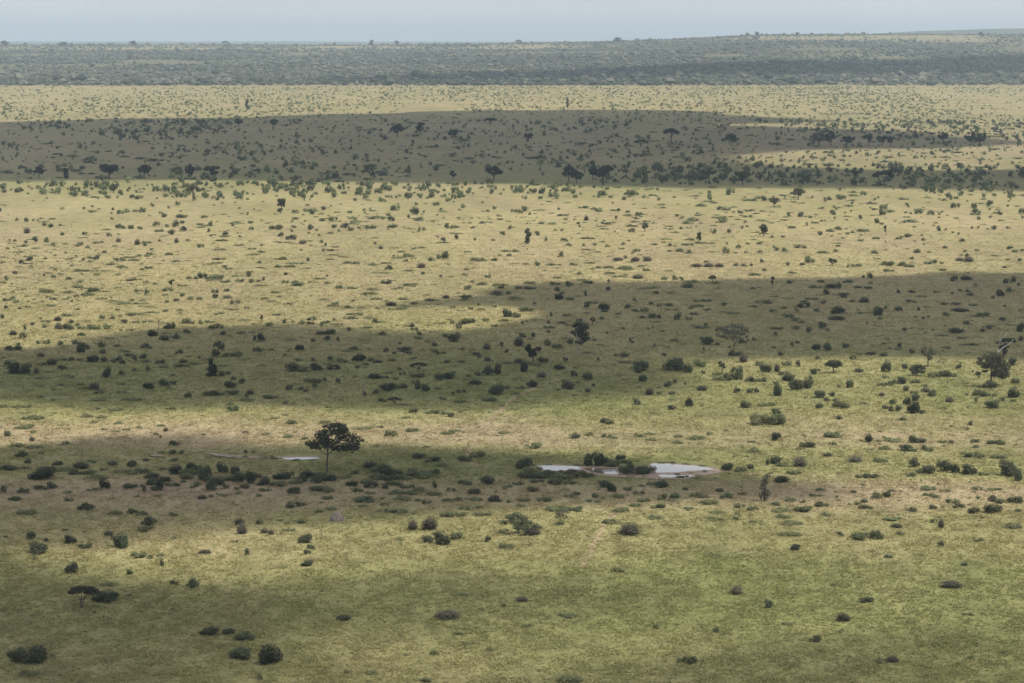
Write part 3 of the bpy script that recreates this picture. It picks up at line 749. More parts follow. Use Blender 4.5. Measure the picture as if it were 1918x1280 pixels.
# trees of the middle distance: x, foot row, width, height, style, colour, label
MID = [
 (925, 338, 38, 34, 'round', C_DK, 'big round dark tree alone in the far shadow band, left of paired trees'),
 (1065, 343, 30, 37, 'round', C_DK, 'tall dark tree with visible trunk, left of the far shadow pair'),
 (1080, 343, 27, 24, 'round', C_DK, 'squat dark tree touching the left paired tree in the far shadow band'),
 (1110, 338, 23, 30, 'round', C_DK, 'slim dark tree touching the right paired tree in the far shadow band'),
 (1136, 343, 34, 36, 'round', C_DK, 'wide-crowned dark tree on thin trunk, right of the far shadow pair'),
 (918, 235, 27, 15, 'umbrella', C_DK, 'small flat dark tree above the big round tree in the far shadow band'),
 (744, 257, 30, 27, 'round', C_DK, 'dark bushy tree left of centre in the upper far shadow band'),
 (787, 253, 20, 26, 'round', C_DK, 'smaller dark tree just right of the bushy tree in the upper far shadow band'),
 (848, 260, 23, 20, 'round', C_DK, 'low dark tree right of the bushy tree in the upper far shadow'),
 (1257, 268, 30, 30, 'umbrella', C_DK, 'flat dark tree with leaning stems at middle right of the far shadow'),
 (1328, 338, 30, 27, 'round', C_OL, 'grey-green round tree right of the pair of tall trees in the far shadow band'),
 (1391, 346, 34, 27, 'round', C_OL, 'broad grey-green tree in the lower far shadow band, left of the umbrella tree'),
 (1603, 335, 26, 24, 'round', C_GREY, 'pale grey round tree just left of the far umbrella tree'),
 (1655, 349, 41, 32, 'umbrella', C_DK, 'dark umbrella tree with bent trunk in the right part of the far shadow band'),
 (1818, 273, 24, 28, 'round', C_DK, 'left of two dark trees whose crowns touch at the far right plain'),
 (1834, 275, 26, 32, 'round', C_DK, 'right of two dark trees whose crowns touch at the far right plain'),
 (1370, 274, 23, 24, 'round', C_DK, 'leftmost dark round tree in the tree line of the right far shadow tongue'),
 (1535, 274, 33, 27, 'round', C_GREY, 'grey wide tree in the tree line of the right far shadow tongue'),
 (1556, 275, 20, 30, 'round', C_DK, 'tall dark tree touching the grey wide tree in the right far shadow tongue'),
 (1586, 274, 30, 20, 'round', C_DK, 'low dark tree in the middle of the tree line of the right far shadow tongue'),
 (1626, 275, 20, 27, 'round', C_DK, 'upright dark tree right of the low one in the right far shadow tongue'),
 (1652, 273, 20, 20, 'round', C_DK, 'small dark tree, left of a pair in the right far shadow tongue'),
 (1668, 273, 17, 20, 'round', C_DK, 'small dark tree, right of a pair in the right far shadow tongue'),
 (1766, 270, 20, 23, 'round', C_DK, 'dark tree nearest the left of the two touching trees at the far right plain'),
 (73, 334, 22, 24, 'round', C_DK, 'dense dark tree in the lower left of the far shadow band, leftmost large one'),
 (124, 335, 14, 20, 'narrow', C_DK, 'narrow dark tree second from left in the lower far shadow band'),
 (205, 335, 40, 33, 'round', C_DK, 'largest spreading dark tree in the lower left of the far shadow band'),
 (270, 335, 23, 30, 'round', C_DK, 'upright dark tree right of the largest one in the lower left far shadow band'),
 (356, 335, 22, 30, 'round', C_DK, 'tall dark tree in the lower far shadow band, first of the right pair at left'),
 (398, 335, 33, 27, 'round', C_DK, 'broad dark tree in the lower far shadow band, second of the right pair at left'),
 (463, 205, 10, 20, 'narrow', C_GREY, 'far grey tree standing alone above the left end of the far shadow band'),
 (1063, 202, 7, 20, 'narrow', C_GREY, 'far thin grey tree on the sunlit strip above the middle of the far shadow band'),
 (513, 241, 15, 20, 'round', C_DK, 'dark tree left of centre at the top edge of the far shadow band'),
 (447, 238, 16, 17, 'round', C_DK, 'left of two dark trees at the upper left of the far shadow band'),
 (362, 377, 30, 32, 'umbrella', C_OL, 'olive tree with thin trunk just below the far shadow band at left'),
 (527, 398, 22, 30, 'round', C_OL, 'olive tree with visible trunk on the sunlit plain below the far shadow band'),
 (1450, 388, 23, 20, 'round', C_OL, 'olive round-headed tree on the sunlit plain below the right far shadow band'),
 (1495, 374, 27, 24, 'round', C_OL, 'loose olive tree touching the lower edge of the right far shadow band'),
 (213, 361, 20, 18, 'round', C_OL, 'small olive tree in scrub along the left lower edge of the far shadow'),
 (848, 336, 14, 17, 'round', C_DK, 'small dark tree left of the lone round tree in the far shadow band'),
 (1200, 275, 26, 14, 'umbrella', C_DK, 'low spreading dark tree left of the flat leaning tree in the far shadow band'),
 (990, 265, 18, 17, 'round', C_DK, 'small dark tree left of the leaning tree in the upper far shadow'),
 # skyline
 (10, 88, 20, 7, 'round', C_DK, 'dark clump of a tree on the skyline at the far left'),
 (117, 86, 24, 5, 'round', C_DK, 'long low tree on the skyline left of the upright ones'),
 (250, 86, 16, 6, 'round', C_DK, 'rounded tree on the skyline, left quarter'),
 (422, 85, 12, 6, 'umbrella', C_DK, 'flat tree on the skyline left of the middle'),
 (697, 89, 9, 9, 'round', C_DK, 'round tree on the skyline just left of the middle, beside a flat one'),
 (743, 87, 9, 7, 'umbrella', C_DK, 'flat tree on the skyline just left of the middle, beside a round one'),
 (971, 84, 12, 6, 'umbrella', C_DK, 'flat tree on the skyline at the middle'),
 (1156, 79, 18, 6, 'round', C_DK, 'wide tree on the skyline right of the middle where the ridge rises'),
 (1417, 70, 10, 7, 'round', C_DK, 'round tree on the skyline at the top of the rising ridge'),
 (1493, 68, 9, 5, 'round', C_DK, 'low tree on the skyline right of the round one on the ridge'),
 (1837, 70, 12, 6, 'round', C_DK, 'small tree on the skyline at the far right'),
]
for k, (px, py, w, h, st, col, lab) in enumerate(MID):
    sky_ = py < 95
    yy = max(py, float(ridge_y((px - 959) / FPX)) + 1.2) if sky_ else py
    d = 0.30 if not sky_ else 1.2
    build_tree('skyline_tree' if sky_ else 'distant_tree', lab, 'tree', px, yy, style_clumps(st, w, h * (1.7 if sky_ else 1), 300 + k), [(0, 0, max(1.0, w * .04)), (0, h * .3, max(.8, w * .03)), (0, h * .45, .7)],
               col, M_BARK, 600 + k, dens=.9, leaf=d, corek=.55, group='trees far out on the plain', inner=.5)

# ------------------------------------------------------------------ the bushes, read off the photograph
ITEMS = []
def T(x0, y0, s):
    k = 1918.0 / 480.0
    for e in s.split(';'):
        p = e.split(); kind = p[4] if len(p) > 4 else 'o'
        ITEMS.append((x0 + float(p[0]) / k, y0 + float(p[1]) / k, float(p[2]) / k, float(p[3]) / k, kind))
T(0,390,"740 14 30 16;690 36 70 26;1010 30 90 24;125 100 26 34;195 104 40 40 d;245 98 26 20;300 84 50 16;395 88 60 20;330 138 40 34 d;378 148 50 40 d;448 136 34 24;200 192 60 52 b;465 206 40 30 b;628 202 44 36;830 88 40 22;895 158 80 48 d;970 160 60 44;1050 162 52 36;1220 72 60 40;1345 78 120 36;1528 78 50 30;1170 140 60 50;1240 146 50 32;1190 180 70 30 g;1310 140 70 54 d;1360 118 44 30 d;1370 178 64 46 d;1285 202 58 50 d;1580 138 50 44;1500 130 70 24;1562 182 30 34 d;1685 206 50 38 d;1745 138 40 40;1880 118 50 30;1880 168 50 40;1795 220 30 20 d;1778 192 20 16;1578 214 28 20 d;810 216 50 36;885 258 50 40 b;1025 278 54 50 b;1085 288 34 28 d;1192 252 30 26;1320 262 42 40 b;1405 252 40 26;1500 298 60 36;262 256 52 50 d;350 262 50 50;190 268 36 30 d;190 292 50 26;110 256 30 30;75 250 24 24;400 284 54 40;600 282 50 36;655 302 40 30 g;103 300 14 18;380 340 16 16 b;1130 318 30 28;1120 354 70 30 g;1260 356 60 30 g;780 340 46 28 b;725 390 46 46 d;690 382 60 26;622 396 30 28 d;870 400 50 40;910 400 70 30;1000 398 90 26 g;222 398 56 48 d;155 418 50 40 d;8 418 20 30;110 494 60 28 b;52 544 48 46;330 510 22 24 b;400 526 44 34;512 540 60 34;590 480 90 28;660 478 60 24 g;710 478 50 22 g;900 448 70 28 g;1060 466 40 26;1110 456 80 26;1285 598 56 78 t;1510 530 76 60;1440 536 90 34;1570 536 70 26 b;1640 518 70 26;1680 452 46 28 d;1710 462 60 20;1862 516 50 50 d;1680 562 100 30;1790 556 90 36;1890 562 60 40;340 640 110 50 g;575 600 80 36 g;700 630 120 44;660 660 100 40 g;400 690 66 30;755 688 90 26;1020 632 50 30;1085 640 70 36;1250 626 90 40;1235 658 40 26 g;1360 664 48 36;1610 640 60 40;1605 678 60 42 d;1700 680 70 34;1710 626 70 30;1755 722 76 44;1318 700 60 32 b;990 700 50 28;1060 700 60 22 g;45 700 70 36;95 680 40 26;45 752 40 30 d;207 750 50 24;145 758 40 20 b;537 706 20 22 d;1845 758 40 28;1612 804 42 26;975 810 60 30;1235 780 50 28;1340 774 50 26 g")
T(480,390,"180 44 50 50 t;290 40 60 36;415 46 30 36;700 42 40 34;295 88 60 28;365 106 24 20;485 102 56 36;570 104 80 50;150 166 110 50;280 152 50 30;265 180 24 26 d;405 166 46 50 d;450 172 30 26;585 152 50 36 d;660 152 70 46 d;720 110 46 22;710 172 60 44;550 194 50 26 g;620 178 26 28;850 158 110 38;770 156 36 24;1015 152 90 34 d;910 70 40 20;945 88 26 22;1008 100 62 52 d;985 60 44 30;1140 76 22 30 d;1178 84 18 14;1235 178 60 46;185 216 54 42 d;270 240 80 46 d;345 272 74 40 b;230 240 40 36 d;393 192 28 22;470 212 24 22 d;485 264 32 34;525 284 36 30;410 288 30 14;500 330 30 32;555 324 70 28;340 320 34 20;40 286 30 24;45 336 60 26 g;25 416 40 28;390 402 34 38 d;195 390 70 36 g;160 448 56 34 g;250 448 90 32 g;890 272 30 24 b;933 308 44 28 b;1026 364 26 18 d;1058 362 18 12;1425 156 46 44 d;1475 158 40 40;1497 236 42 46 d;1403 250 54 36 d;1357 218 22 16 b;1633 244 26 30;1775 248 34 24;1845 204 44 42;1900 162 30 38 d;1620 154 36 24;1735 30 30 22 d;1130 360 60 30 g;1120 402 34 28;1310 400 60 36;1360 382 60 40;1425 386 70 68;1640 404 90 44;1700 402 70 36;1790 398 66 30;1585 334 50 22 g;1870 330 90 26 g;1825 360 34 18;1895 362 50 24;680 422 70 32;750 424 70 30;870 434 90 28;970 420 80 22 g;1000 464 50 44 d;970 464 20 28 d;1235 452 80 46 b;1250 500 42 28 d;1150 476 90 22 g;940 494 130 20 g;218 504 38 28 b;55 546 24 38 d;18 556 40 30;215 566 60 32;300 586 110 46;530 570 60 26 g;400 560 40 16;530 514 26 18 b;620 606 60 40 g;715 610 70 30;990 572 60 44 d;950 568 50 34 b;1130 586 80 26;1080 606 46 20;1380 518 40 22 b;1455 520 36 18 g;1560 506 50 24 g;1580 468 50 26;1740 524 60 34;825 656 46 36;895 690 90 28 g;728 704 34 28;580 730 80 40;570 742 90 30 g;690 754 80 30;780 754 70 24 g;1010 738 120 44 b;1100 690 90 30;1420 680 70 36 b;1562 686 62 46 d;1300 700 100 30 b;1180 724 70 26 b;1590 616 90 44;1690 580 80 34 g;1620 560 40 24;1830 606 60 28 d;1800 650 110 40 b;1890 650 60 44;140 640 70 26 g;60 686 60 26 g;175 670 40 20;110 706 80 20 g;1470 752 50 30;1515 772 30 16;1610 762 50 26;1680 768 60 26 g;1785 746 40 24;1660 730 40 22;1880 820 80 64 d")
T(960,390,"345 14 26 20 d;790 34 36 34 t;862 40 36 30;950 60 60 40;553 96 46 44 b;775 92 24 40 t;1240 66 56 28;1262 82 30 14;1388 46 30 20;1545 16 40 20 d;1705 42 50 28 d;1655 38 26 20;1383 98 28 22;1580 108 76 38;1740 72 34 26;1785 70 44 28;1742 114 30 28;490 122 36 28;502 146 24 24 d;370 174 26 26;115 268 60 118 t;188 208 36 40 d;250 246 24 50 g;890 184 50 44;990 178 58 76 t;765 182 20 16;785 194 14 14;1185 144 40 22 g;1258 160 36 24;1505 192 60 44;1618 192 40 40 d;1715 156 36 30;1758 144 30 22;1880 212 70 100 t;388 252 60 36;560 236 110 26 g;420 282 56 24 g;535 288 36 28;612 282 46 24;710 294 50 26 g;828 280 40 30;872 250 28 20;812 310 50 20 g;1395 264 64 90 t;1060 280 50 24;1178 288 40 30 d;1250 330 60 38 g;1318 332 44 26;1172 328 24 18 b;930 330 66 32;640 334 50 20 g;1600 344 56 62;1605 276 18 24;1695 304 50 36;1765 274 40 20;1845 274 64 34;1845 340 50 30;1668 342 30 22;1750 340 40 22;362 370 44 48 d;25 330 60 28 g;108 312 20 14;790 398 110 36 b;840 380 40 32;920 404 90 44 b;1010 402 90 46 b;1380 446 110 38 b;1470 446 100 40 b;1550 446 90 38 b;1450 414 40 26;1705 438 100 30;1788 434 30 22 b;1865 410 42 34;1890 474 50 26;180 436 60 40;290 432 90 26 g;640 452 50 24;715 452 70 28 g;850 466 100 40 g;960 444 60 20;1005 474 60 30 g;730 498 90 26 g;500 502 56 34;335 530 60 26 g;940 534 110 48 b;1140 540 60 30;1215 542 60 46;1270 538 40 30;1495 558 60 64 t;1820 512 90 34;570 570 90 40;320 580 100 40;410 592 46 52 d;440 584 40 32;720 556 30 26 d;718 620 58 40 d;130 570 100 30 g;120 614 100 34 d;40 608 60 36;335 628 46 46 d;545 660 34 44 d;1315 602 90 44 d;1280 600 50 28;970 612 90 16;1075 646 60 30 b;1180 644 50 18;1800 610 60 22 b;350 690 90 50 d;372 644 40 22 d;430 694 60 28;915 704 36 40;1370 704 60 24;1450 704 100 32;1595 734 60 36;1395 744 100 26;1340 756 60 22;163 724 32 24 d;110 782 110 46;555 760 56 60 t;560 794 46 26;683 768 90 60 d;690 782 60 30 b;860 756 54 42 d;1038 726 50 28 d;1095 740 34 34;1165 738 90 30 d;920 780 70 34;985 782 60 44;1190 770 110 20;790 800 50 24;290 812 28 44;405 814 70 30;1365 802 80 28;1455 770 60 26;1580 784 60 18;1660 796 140 24;20 824 90 46;970 828 60 30 d;1045 830 80 44 d;1100 830 50 36 d;1240 840 62 64 d;1318 842 60 32;600 876 50 72 t;670 840 44 40;500 850 60 30")
T(1438,390,"158 70 26 36;245 70 56 46 d;325 76 40 26;485 50 46 44 d;515 12 30 14 d;583 42 22 20;803 18 50 24;408 104 30 20;290 136 26 36;505 82 26 22;695 86 36 40 d;820 118 46 46 d;860 126 44 24;885 206 54 80 t;1018 114 34 30;1033 40 30 22;1305 36 24 24;1285 76 30 16;1590 44 34 26;1583 88 38 34;1738 54 42 38 d;1670 74 28 24;1905 80 26 28;1280 174 40 50 d;1530 158 30 30;1578 152 24 24;1698 164 44 40 d;1648 164 26 20;1800 156 36 26;395 206 40 50;530 168 70 40;470 180 60 30 g;715 180 90 34 g;595 200 36 28;635 182 28 16;700 208 30 18;810 236 76 26;980 236 60 26;1052 222 60 36 d;1152 210 26 20;1168 246 40 26;1172 274 26 18;1383 190 24 22;1432 202 22 28;705 252 60 26;878 256 20 16;1455 256 56 30 d;120 222 40 24;35 224 36 22;180 154 60 30 g;100 326 100 40;40 300 40 24;245 306 100 40;525 290 40 24;420 342 90 30 g;500 332 60 28;800 346 54 38 d;1120 338 50 44 g;1210 338 36 26 g;1328 306 42 28 d;1565 326 40 24;1810 312 66 34 d;1855 336 50 36;1905 326 40 26;310 414 80 56;260 430 50 26 b;150 432 34 40;485 432 70 64 t;620 446 60 36;680 444 60 34;820 386 70 16;880 432 80 40 g;940 438 80 48;1010 438 80 50 g;1060 446 70 36 g;1200 424 80 36;1250 416 60 44;1090 386 60 26;1300 420 36 24;1440 400 80 36 b;1510 408 100 50 b;1495 366 40 34 d;1450 360 30 20;1480 332 36 22;1895 402 44 34;890 482 60 34;935 480 40 26;1320 472 70 26;1805 394 36 20;1775 450 50 20 b;38 600 52 92 t;170 568 66 34 d;400 560 60 36;480 606 100 42 d;530 606 50 54 d;605 564 80 36 d;765 530 50 54 d;715 528 30 38;670 604 80 28;760 610 90 28 d;440 652 58 56 d;567 678 60 42 d;725 712 100 50 b;640 706 60 24;980 640 36 34 d;1080 638 60 30 d;768 570 36 28;1400 550 70 56 d;1490 544 110 42 d;1555 584 34 26 d;1785 570 50 50 d;1838 564 50 56 d;1875 588 32 34 d;1440 626 36 26 d;1500 632 50 28;1520 660 76 30 d;1740 664 90 52 d;1815 634 70 46;1695 680 50 30;1265 636 60 26;1155 672 110 20;1070 714 90 34;415 718 60 36;290 710 80 26;270 750 110 50;110 756 60 26;40 780 70 30;375 780 70 34;530 796 110 66 d;530 842 130 40;700 796 50 30;820 772 70 46;830 810 80 60 d;850 838 50 26;980 774 76 48 d;885 760 36 34;1130 770 34 34 d;1190 748 70 20;1320 728 80 28;1410 730 90 28 d;1550 736 80 26;1775 742 24 22 d;1440 782 130 36 d;1325 812 70 40;1620 818 100 46;1165 834 40 26 d;1205 822 30 20 d;1760 848 70 36 d;1895 776 40 26;175 824 80 40;130 812 50 30")
T(0,580,"15 68 36 36 d;305 74 26 20 d;362 104 34 36;245 120 40 30 d;335 138 60 40;430 90 70 44 b;435 152 70 60 b;495 156 90 50;530 106 46 36 d;575 126 50 34;605 152 60 40;670 154 60 46;725 154 60 40;790 152 80 50;755 76 60 40;838 76 50 30;932 108 64 42 d;1005 104 80 26 g;1078 102 46 26;990 48 80 26;1235 22 50 24;1195 180 40 150 S;1140 206 96 54 d;1225 236 100 50 b;1280 150 70 60;1240 148 60 30 b;1320 226 54 60 d;1395 180 60 40 d;1380 110 90 56;1440 110 50 34;1495 112 54 36;1552 102 40 30;1580 150 70 44;1640 146 70 46;1670 194 60 40 d;1795 186 80 36;1885 178 50 20;905 162 34 20;985 160 34 18 b;608 202 66 36 d;95 196 70 44 b;185 160 26 50 d;168 220 64 60;558 264 60 42 d;145 270 50 30;100 312 120 50;350 262 60 46;290 262 50 36;445 270 60 40;600 330 90 80 d;645 300 60 50;765 292 60 60;870 284 60 36;1085 296 70 54 d;1130 296 40 24;765 332 70 36 d;940 324 90 34;1335 336 80 40 d;1625 284 70 54 d;1655 306 60 60 d;1610 360 90 60 d;1690 362 80 40;1770 360 90 56;1905 320 30 40 d;1905 236 36 46 d;300 360 80 40 d;530 386 60 36 d;480 384 50 26;590 388 60 30;700 400 110 60 d;780 400 70 50 d;890 388 60 50 d;850 404 60 40 d;910 410 60 40 d;1010 390 50 56 d;1070 372 70 46 d;1090 400 60 34;960 356 70 30 d;1195 410 90 40 d;1368 404 90 36 d;1492 370 20 28 d;90 488 130 100 d;180 488 90 70 d;60 410 50 40;270 484 60 50 d;380 420 110 50 d;310 424 90 40;460 452 80 40 d;200 440 90 50;800 514 70 80 d;910 500 54 48 d;1110 466 50 50;1235 440 90 30;1010 464 60 26;1360 440 120 36;1285 500 50 26;1590 500 94 140 c;1655 504 60 50 d;1705 490 50 30 d;1745 530 50 36 b;1812 552 66 42 d;1715 594 100 60 d;1580 650 110 50;1650 646 80 34;1735 642 110 46;1870 640 80 46 b;1850 660 40 46;700 606 100 66 b;735 634 90 36;1105 600 90 58 d;1220 580 100 60 d;1310 566 80 40;1262 594 34 20 d;1410 660 60 46 b;1390 664 30 40;605 570 60 30;545 514 44 28;490 504 70 22;905 630 80 30;410 606 50 20;300 664 60 26 g;400 686 50 26 g;110 738 70 34 g;190 738 100 36 g;30 736 80 40 g;515 734 60 28 g;730 690 120 30 g;960 688 110 36 g;1020 686 90 30 g;1280 752 70 30 g;1745 768 90 60;1720 720 60 30 g;1850 690 110 40 g;260 826 130 50 g;185 826 60 36 g;640 812 100 34 g;755 816 80 30 g;700 852 60 26 g;890 860 70 26 g;860 764 110 34 g;190 878 110 24 g;1200 878 60 26 g")
T(480,580,"40 90 44 54 t;155 48 70 28;218 104 50 40;275 100 24 30;335 112 50 36;415 84 80 38;410 116 80 36;490 118 40 26;530 110 50 36;585 88 36 28;110 130 84 40;718 76 60 40;888 102 54 40 d;692 162 48 36 d;825 144 90 24 g;485 194 90 40 d;550 192 100 46 d;1168 134 46 36 b;1190 160 70 34;1250 162 36 20;940 198 70 34 d;1218 196 50 40 d;1215 226 80 36;1302 182 18 26 s;1480 248 100 74 d;1415 210 70 36;1515 146 50 70;1465 110 40 34;1560 114 90 60;1620 104 60 56;1710 94 70 34;1785 134 56 28;1850 94 80 30;30 238 76 60 d;15 322 50 46 d;110 312 50 26;423 246 44 34 d;535 238 46 48 t;612 250 30 46 t;210 352 30 30;325 312 100 46 d;250 304 50 20;410 292 50 16;730 306 80 40 d;310 388 60 30;425 392 50 34 d;555 388 60 46 d;625 394 60 40;670 400 70 36;775 392 100 64 d;730 386 50 40 b;905 404 90 34 b;850 390 60 40;815 420 60 30;755 440 50 28 d;1075 262 36 24 d;1003 264 20 14;1335 278 56 34 d;970 320 50 40 d;1035 338 40 28 d;1105 320 120 46 d;1150 338 80 36;1358 340 30 36 d;1410 334 60 30;1330 326 60 40;1540 304 60 30;1725 306 80 64 b;1835 300 46 60 t;1875 326 36 36 d;1645 346 80 30 d;1668 364 40 32 d;1730 390 60 40 b;1430 404 54 36 d;1545 404 90 30;1015 390 70 32;1165 378 60 20;270 468 120 70 d;350 470 100 60;440 464 120 60 d;580 456 100 48;540 420 60 30;1215 464 130 76 u;1075 460 46 30 d;1095 492 60 36;880 524 100 50 d;960 522 70 36;1040 530 70 30;980 484 70 20;1215 514 120 44;1380 532 100 60;1450 526 100 64 d;1735 496 90 80 d;1805 490 70 80 d;1660 500 70 50;1590 508 50 30;1640 568 100 44 d;610 556 50 50 d;380 550 70 44;440 556 90 50;512 538 40 40;440 584 50 34 d;240 606 70 48 d;330 608 60 34 d;372 620 50 30 d;805 668 60 180 S;808 646 46 40 b;895 638 64 50 d;985 614 150 66 d;1095 594 80 44 d;1165 560 40 40;1205 600 70 70 d;1265 618 80 60 d;1468 642 44 32 d;1510 630 46 36 d;1555 626 36 36 d;1365 602 50 24;1805 646 150 90 d;1870 600 60 46;1755 690 110 40;1380 680 80 30;1520 702 90 36 g;1035 716 110 68 u;940 698 70 46 d;1110 720 110 26 g;215 714 60 36 d;265 716 70 28;85 674 150 38;632 684 40 24 g;540 740 50 22;1175 776 80 38 d;1280 782 70 28;1340 784 80 42;1395 790 60 34;1455 808 70 44 d;1748 776 34 18;1115 818 70 24 g;260 862 90 50 g;510 858 100 34 g;215 796 50 20 g;130 822 70 22 g")
T(960,580,"75 104 26 24 d;105 94 26 16;272 110 40 30 d;375 110 90 26 d;285 146 110 32;268 176 40 28 d;75 214 64 44 d;45 280 90 80 b;155 208 36 44 b;265 276 60 70;335 296 90 44;430 262 66 44 d;600 236 70 26;882 238 30 30 d;898 254 30 24 d;705 184 22 24 d;830 150 34 24;1015 150 50 26;1055 142 30 18;1125 170 40 22;1445 126 40 30 d;1410 146 130 30;1210 244 60 40;1230 190 14 34 s;1290 196 34 14;1025 204 12 20 s;815 206 16 14;1465 270 120 70 d;1530 270 50 28;1540 166 50 44;1725 254 64 34 d;1805 238 40 34 d;1433 310 22 34 d;1062 274 24 24 b;1165 288 26 16 d;1132 350 46 30 d;835 362 90 46 d;770 352 50 24;640 382 40 24 d;760 420 34 20;395 402 46 54 t;230 404 80 60;160 424 130 40 g;85 474 80 80 d;45 410 90 50 b;280 560 30 240 S;345 456 110 44 d;218 514 90 60 b;455 506 70 56 d;468 446 34 24;562 534 100 62 d;385 546 50 34;490 552 50 26 g;605 576 34 30 d;568 624 60 40 d;415 600 116 70 d;345 608 40 24;148 586 90 56 d;60 600 80 34;25 534 50 24;975 468 140 90 d;935 478 80 60 d;977 544 90 54 d;1215 470 190 110 d;1310 476 80 70 d;1395 436 110 60;1430 484 40 40;1168 584 70 56 d;1213 556 40 40 d;1295 570 30 34;1025 644 90 60 b;1195 640 80 32 d;1100 640 50 30;1420 612 100 50 b;1100 590 50 20;800 500 50 20 g;1568 490 76 120 t;1540 500 90 40;1560 538 120 50 g;1625 536 100 70;1695 530 70 100 d;1660 480 60 60;1730 400 80 80 b;1690 350 90 40 d;1640 350 60 50 d;1845 424 64 48;1890 474 80 68 d;1780 546 70 50 d;1830 546 90 40;1880 546 60 44;1680 626 70 46 d;1775 630 70 46 d;1825 624 50 46 d;928 718 66 60 d;1190 754 66 46 d;1322 730 60 74 d;1735 742 100 60;1880 728 90 36 g;1860 870 170 100;690 862 120 48;950 588 40 20;745 750 50 20 g;1245 784 30 12;1415 724 40 16;1200 682 60 20 g;535 692 20 14;465 648 60 20 g;30 640 60 30 g")
T(1438,580,"80 156 110 34;200 154 90 40;306 176 64 54 d;405 146 76 46 d;450 164 36 22;60 192 40 28 d;182 276 30 40 d;222 256 50 28 b;370 306 100 50 d;448 314 76 70 d;585 292 70 46 d;100 348 50 34 d;50 292 40 24;1025 164 44 32 d;1410 184 120 50 d;1490 116 70 34 d;1660 150 60 44 d;1610 170 50 34 b;1895 170 66 70 d;1455 222 90 22 d;985 284 50 40 d;965 306 60 22;918 300 30 20;875 264 50 20;1545 272 60 24 d;1080 334 60 44 d;770 344 120 34 d;870 354 90 36 d;690 344 60 24;640 376 60 40;376 378 44 34 d;1340 296 90 26;1310 316 16 20;1505 330 30 14;1895 240 50 50 d;1830 424 80 70 d;1670 594 100 70 d;1585 590 50 34 g;140 424 76 50;232 432 50 60 d;70 470 60 70 b;15 474 50 70 d;120 496 90 40;160 540 100 60 d;360 490 80 54;320 528 36 40 d;70 564 60 36;215 610 120 90 d;300 596 90 84 d;78 654 90 96 d;685 474 94 40 d;893 472 74 90 d;1025 460 50 60 t;1430 446 50 44 d;1240 514 90 50;1340 510 130 66;1400 506 70 46;885 518 60 28;845 576 70 40;910 574 90 46;960 560 60 50;1015 562 80 56 d;1105 554 80 44 g;990 530 40 40;1035 616 70 54 d;610 590 66 76;535 586 30 28;1175 580 50 30;1185 624 90 46 b;1230 654 80 54 d;855 652 60 36 b;1348 554 16 24 s;1390 530 30 14;1600 656 140 60;1690 654 60 36;1490 646 30 30;1850 560 70 60;1845 594 36 24;1850 666 120 76 d;1770 688 60 44;1840 694 50 34;1560 700 26 50 d;1365 698 90 50 b;1690 746 110 70 d;1500 738 30 26;935 714 74 46 d;880 748 60 40 d;950 766 90 50;990 750 60 50;1045 718 70 60 d;1110 692 70 60 d;1100 640 60 40;1095 784 120 90 d;1160 784 50 40 d;1325 748 60 24 g;400 668 110 64 d;485 654 50 46 d;445 690 60 40 d;390 744 70 48 d;550 744 130 66;510 690 60 30 b;278 672 20 22 s;720 710 70 22 g;535 826 70 40 d;590 802 14 12;1010 836 76 36;70 790 90 56;80 870 140 100;20 866 60 70;30 724 70 40 g;1520 870 46 40 d;250 104 80 26;405 126 80 40 d")
T(0,780,"55 154 74 50 d;170 100 120 36 g;245 130 50 30;238 190 50 40 d;240 80 30 20;500 100 50 20 g;490 214 54 36;120 236 120 42 g;260 244 110 32 g;310 286 50 28;160 310 90 56 d;205 356 80 40 d;60 410 120 50 d;190 400 90 30 g;320 484 210 96 d;380 546 90 52 d;20 578 60 66 d;170 580 100 50;300 560 110 44;105 636 110 40;430 370 100 40 d;470 414 130 40 g;590 400 150 50 d;585 362 80 30;690 352 90 40;710 480 170 46 g;780 548 90 74 d;695 560 110 30;500 580 80 26 g;510 640 76 36;640 710 130 66;195 740 130 54 g;860 744 110 48 g;990 730 100 44;1060 748 90 44;1295 752 90 36;840 374 90 46 d;985 384 80 60 d;900 430 150 40 g;770 410 60 30;1000 440 120 36 g;1130 470 130 50 d;1080 574 34 60 d;960 550 100 50 d;1040 536 80 36;1130 520 100 60 d;1200 560 70 100 d;1170 560 100 50;1185 606 80 28 g;1020 606 50 20;840 622 50 20;1090 340 70 30 d;1300 224 90 46 d;1290 290 70 46 d;1360 288 60 40;1305 344 100 34;1210 280 60 24;1170 142 50 26;1240 116 44 36 b;1205 160 30 22;1525 144 40 18;1835 130 80 24 b;775 106 50 26 g;870 122 60 24 g;945 108 60 24 g;1040 94 60 24;1310 440 120 80 d;1430 420 120 70 d;1220 410 80 30;1390 480 120 60;1530 490 120 110 d;1480 530 60 50;1580 562 90 100 d;1690 546 60 60;1660 430 100 80 d;1750 440 90 70 d;1680 486 150 60 g;1800 500 100 80 d;1870 510 90 100 d;1320 528 60 36 d;1370 500 50 30;1440 540 60 30;1510 624 90 40 b;1580 612 36 36;1780 556 60 32;1680 600 90 24 g;1835 280 40 34;1895 280 30 30;1110 822 130 74 d;1105 870 150 50;810 900 90 50 b;900 990 160 110 d;230 924 70 60 d;342 942 54 36 d;522 960 110 64 d;630 996 110 50;275 1036 180 90 d;490 860 50 24;1810 886 90 90 b;1790 820 90 60 b;1755 950 60 30;1310 920 60 24 g;40 910 40 24")
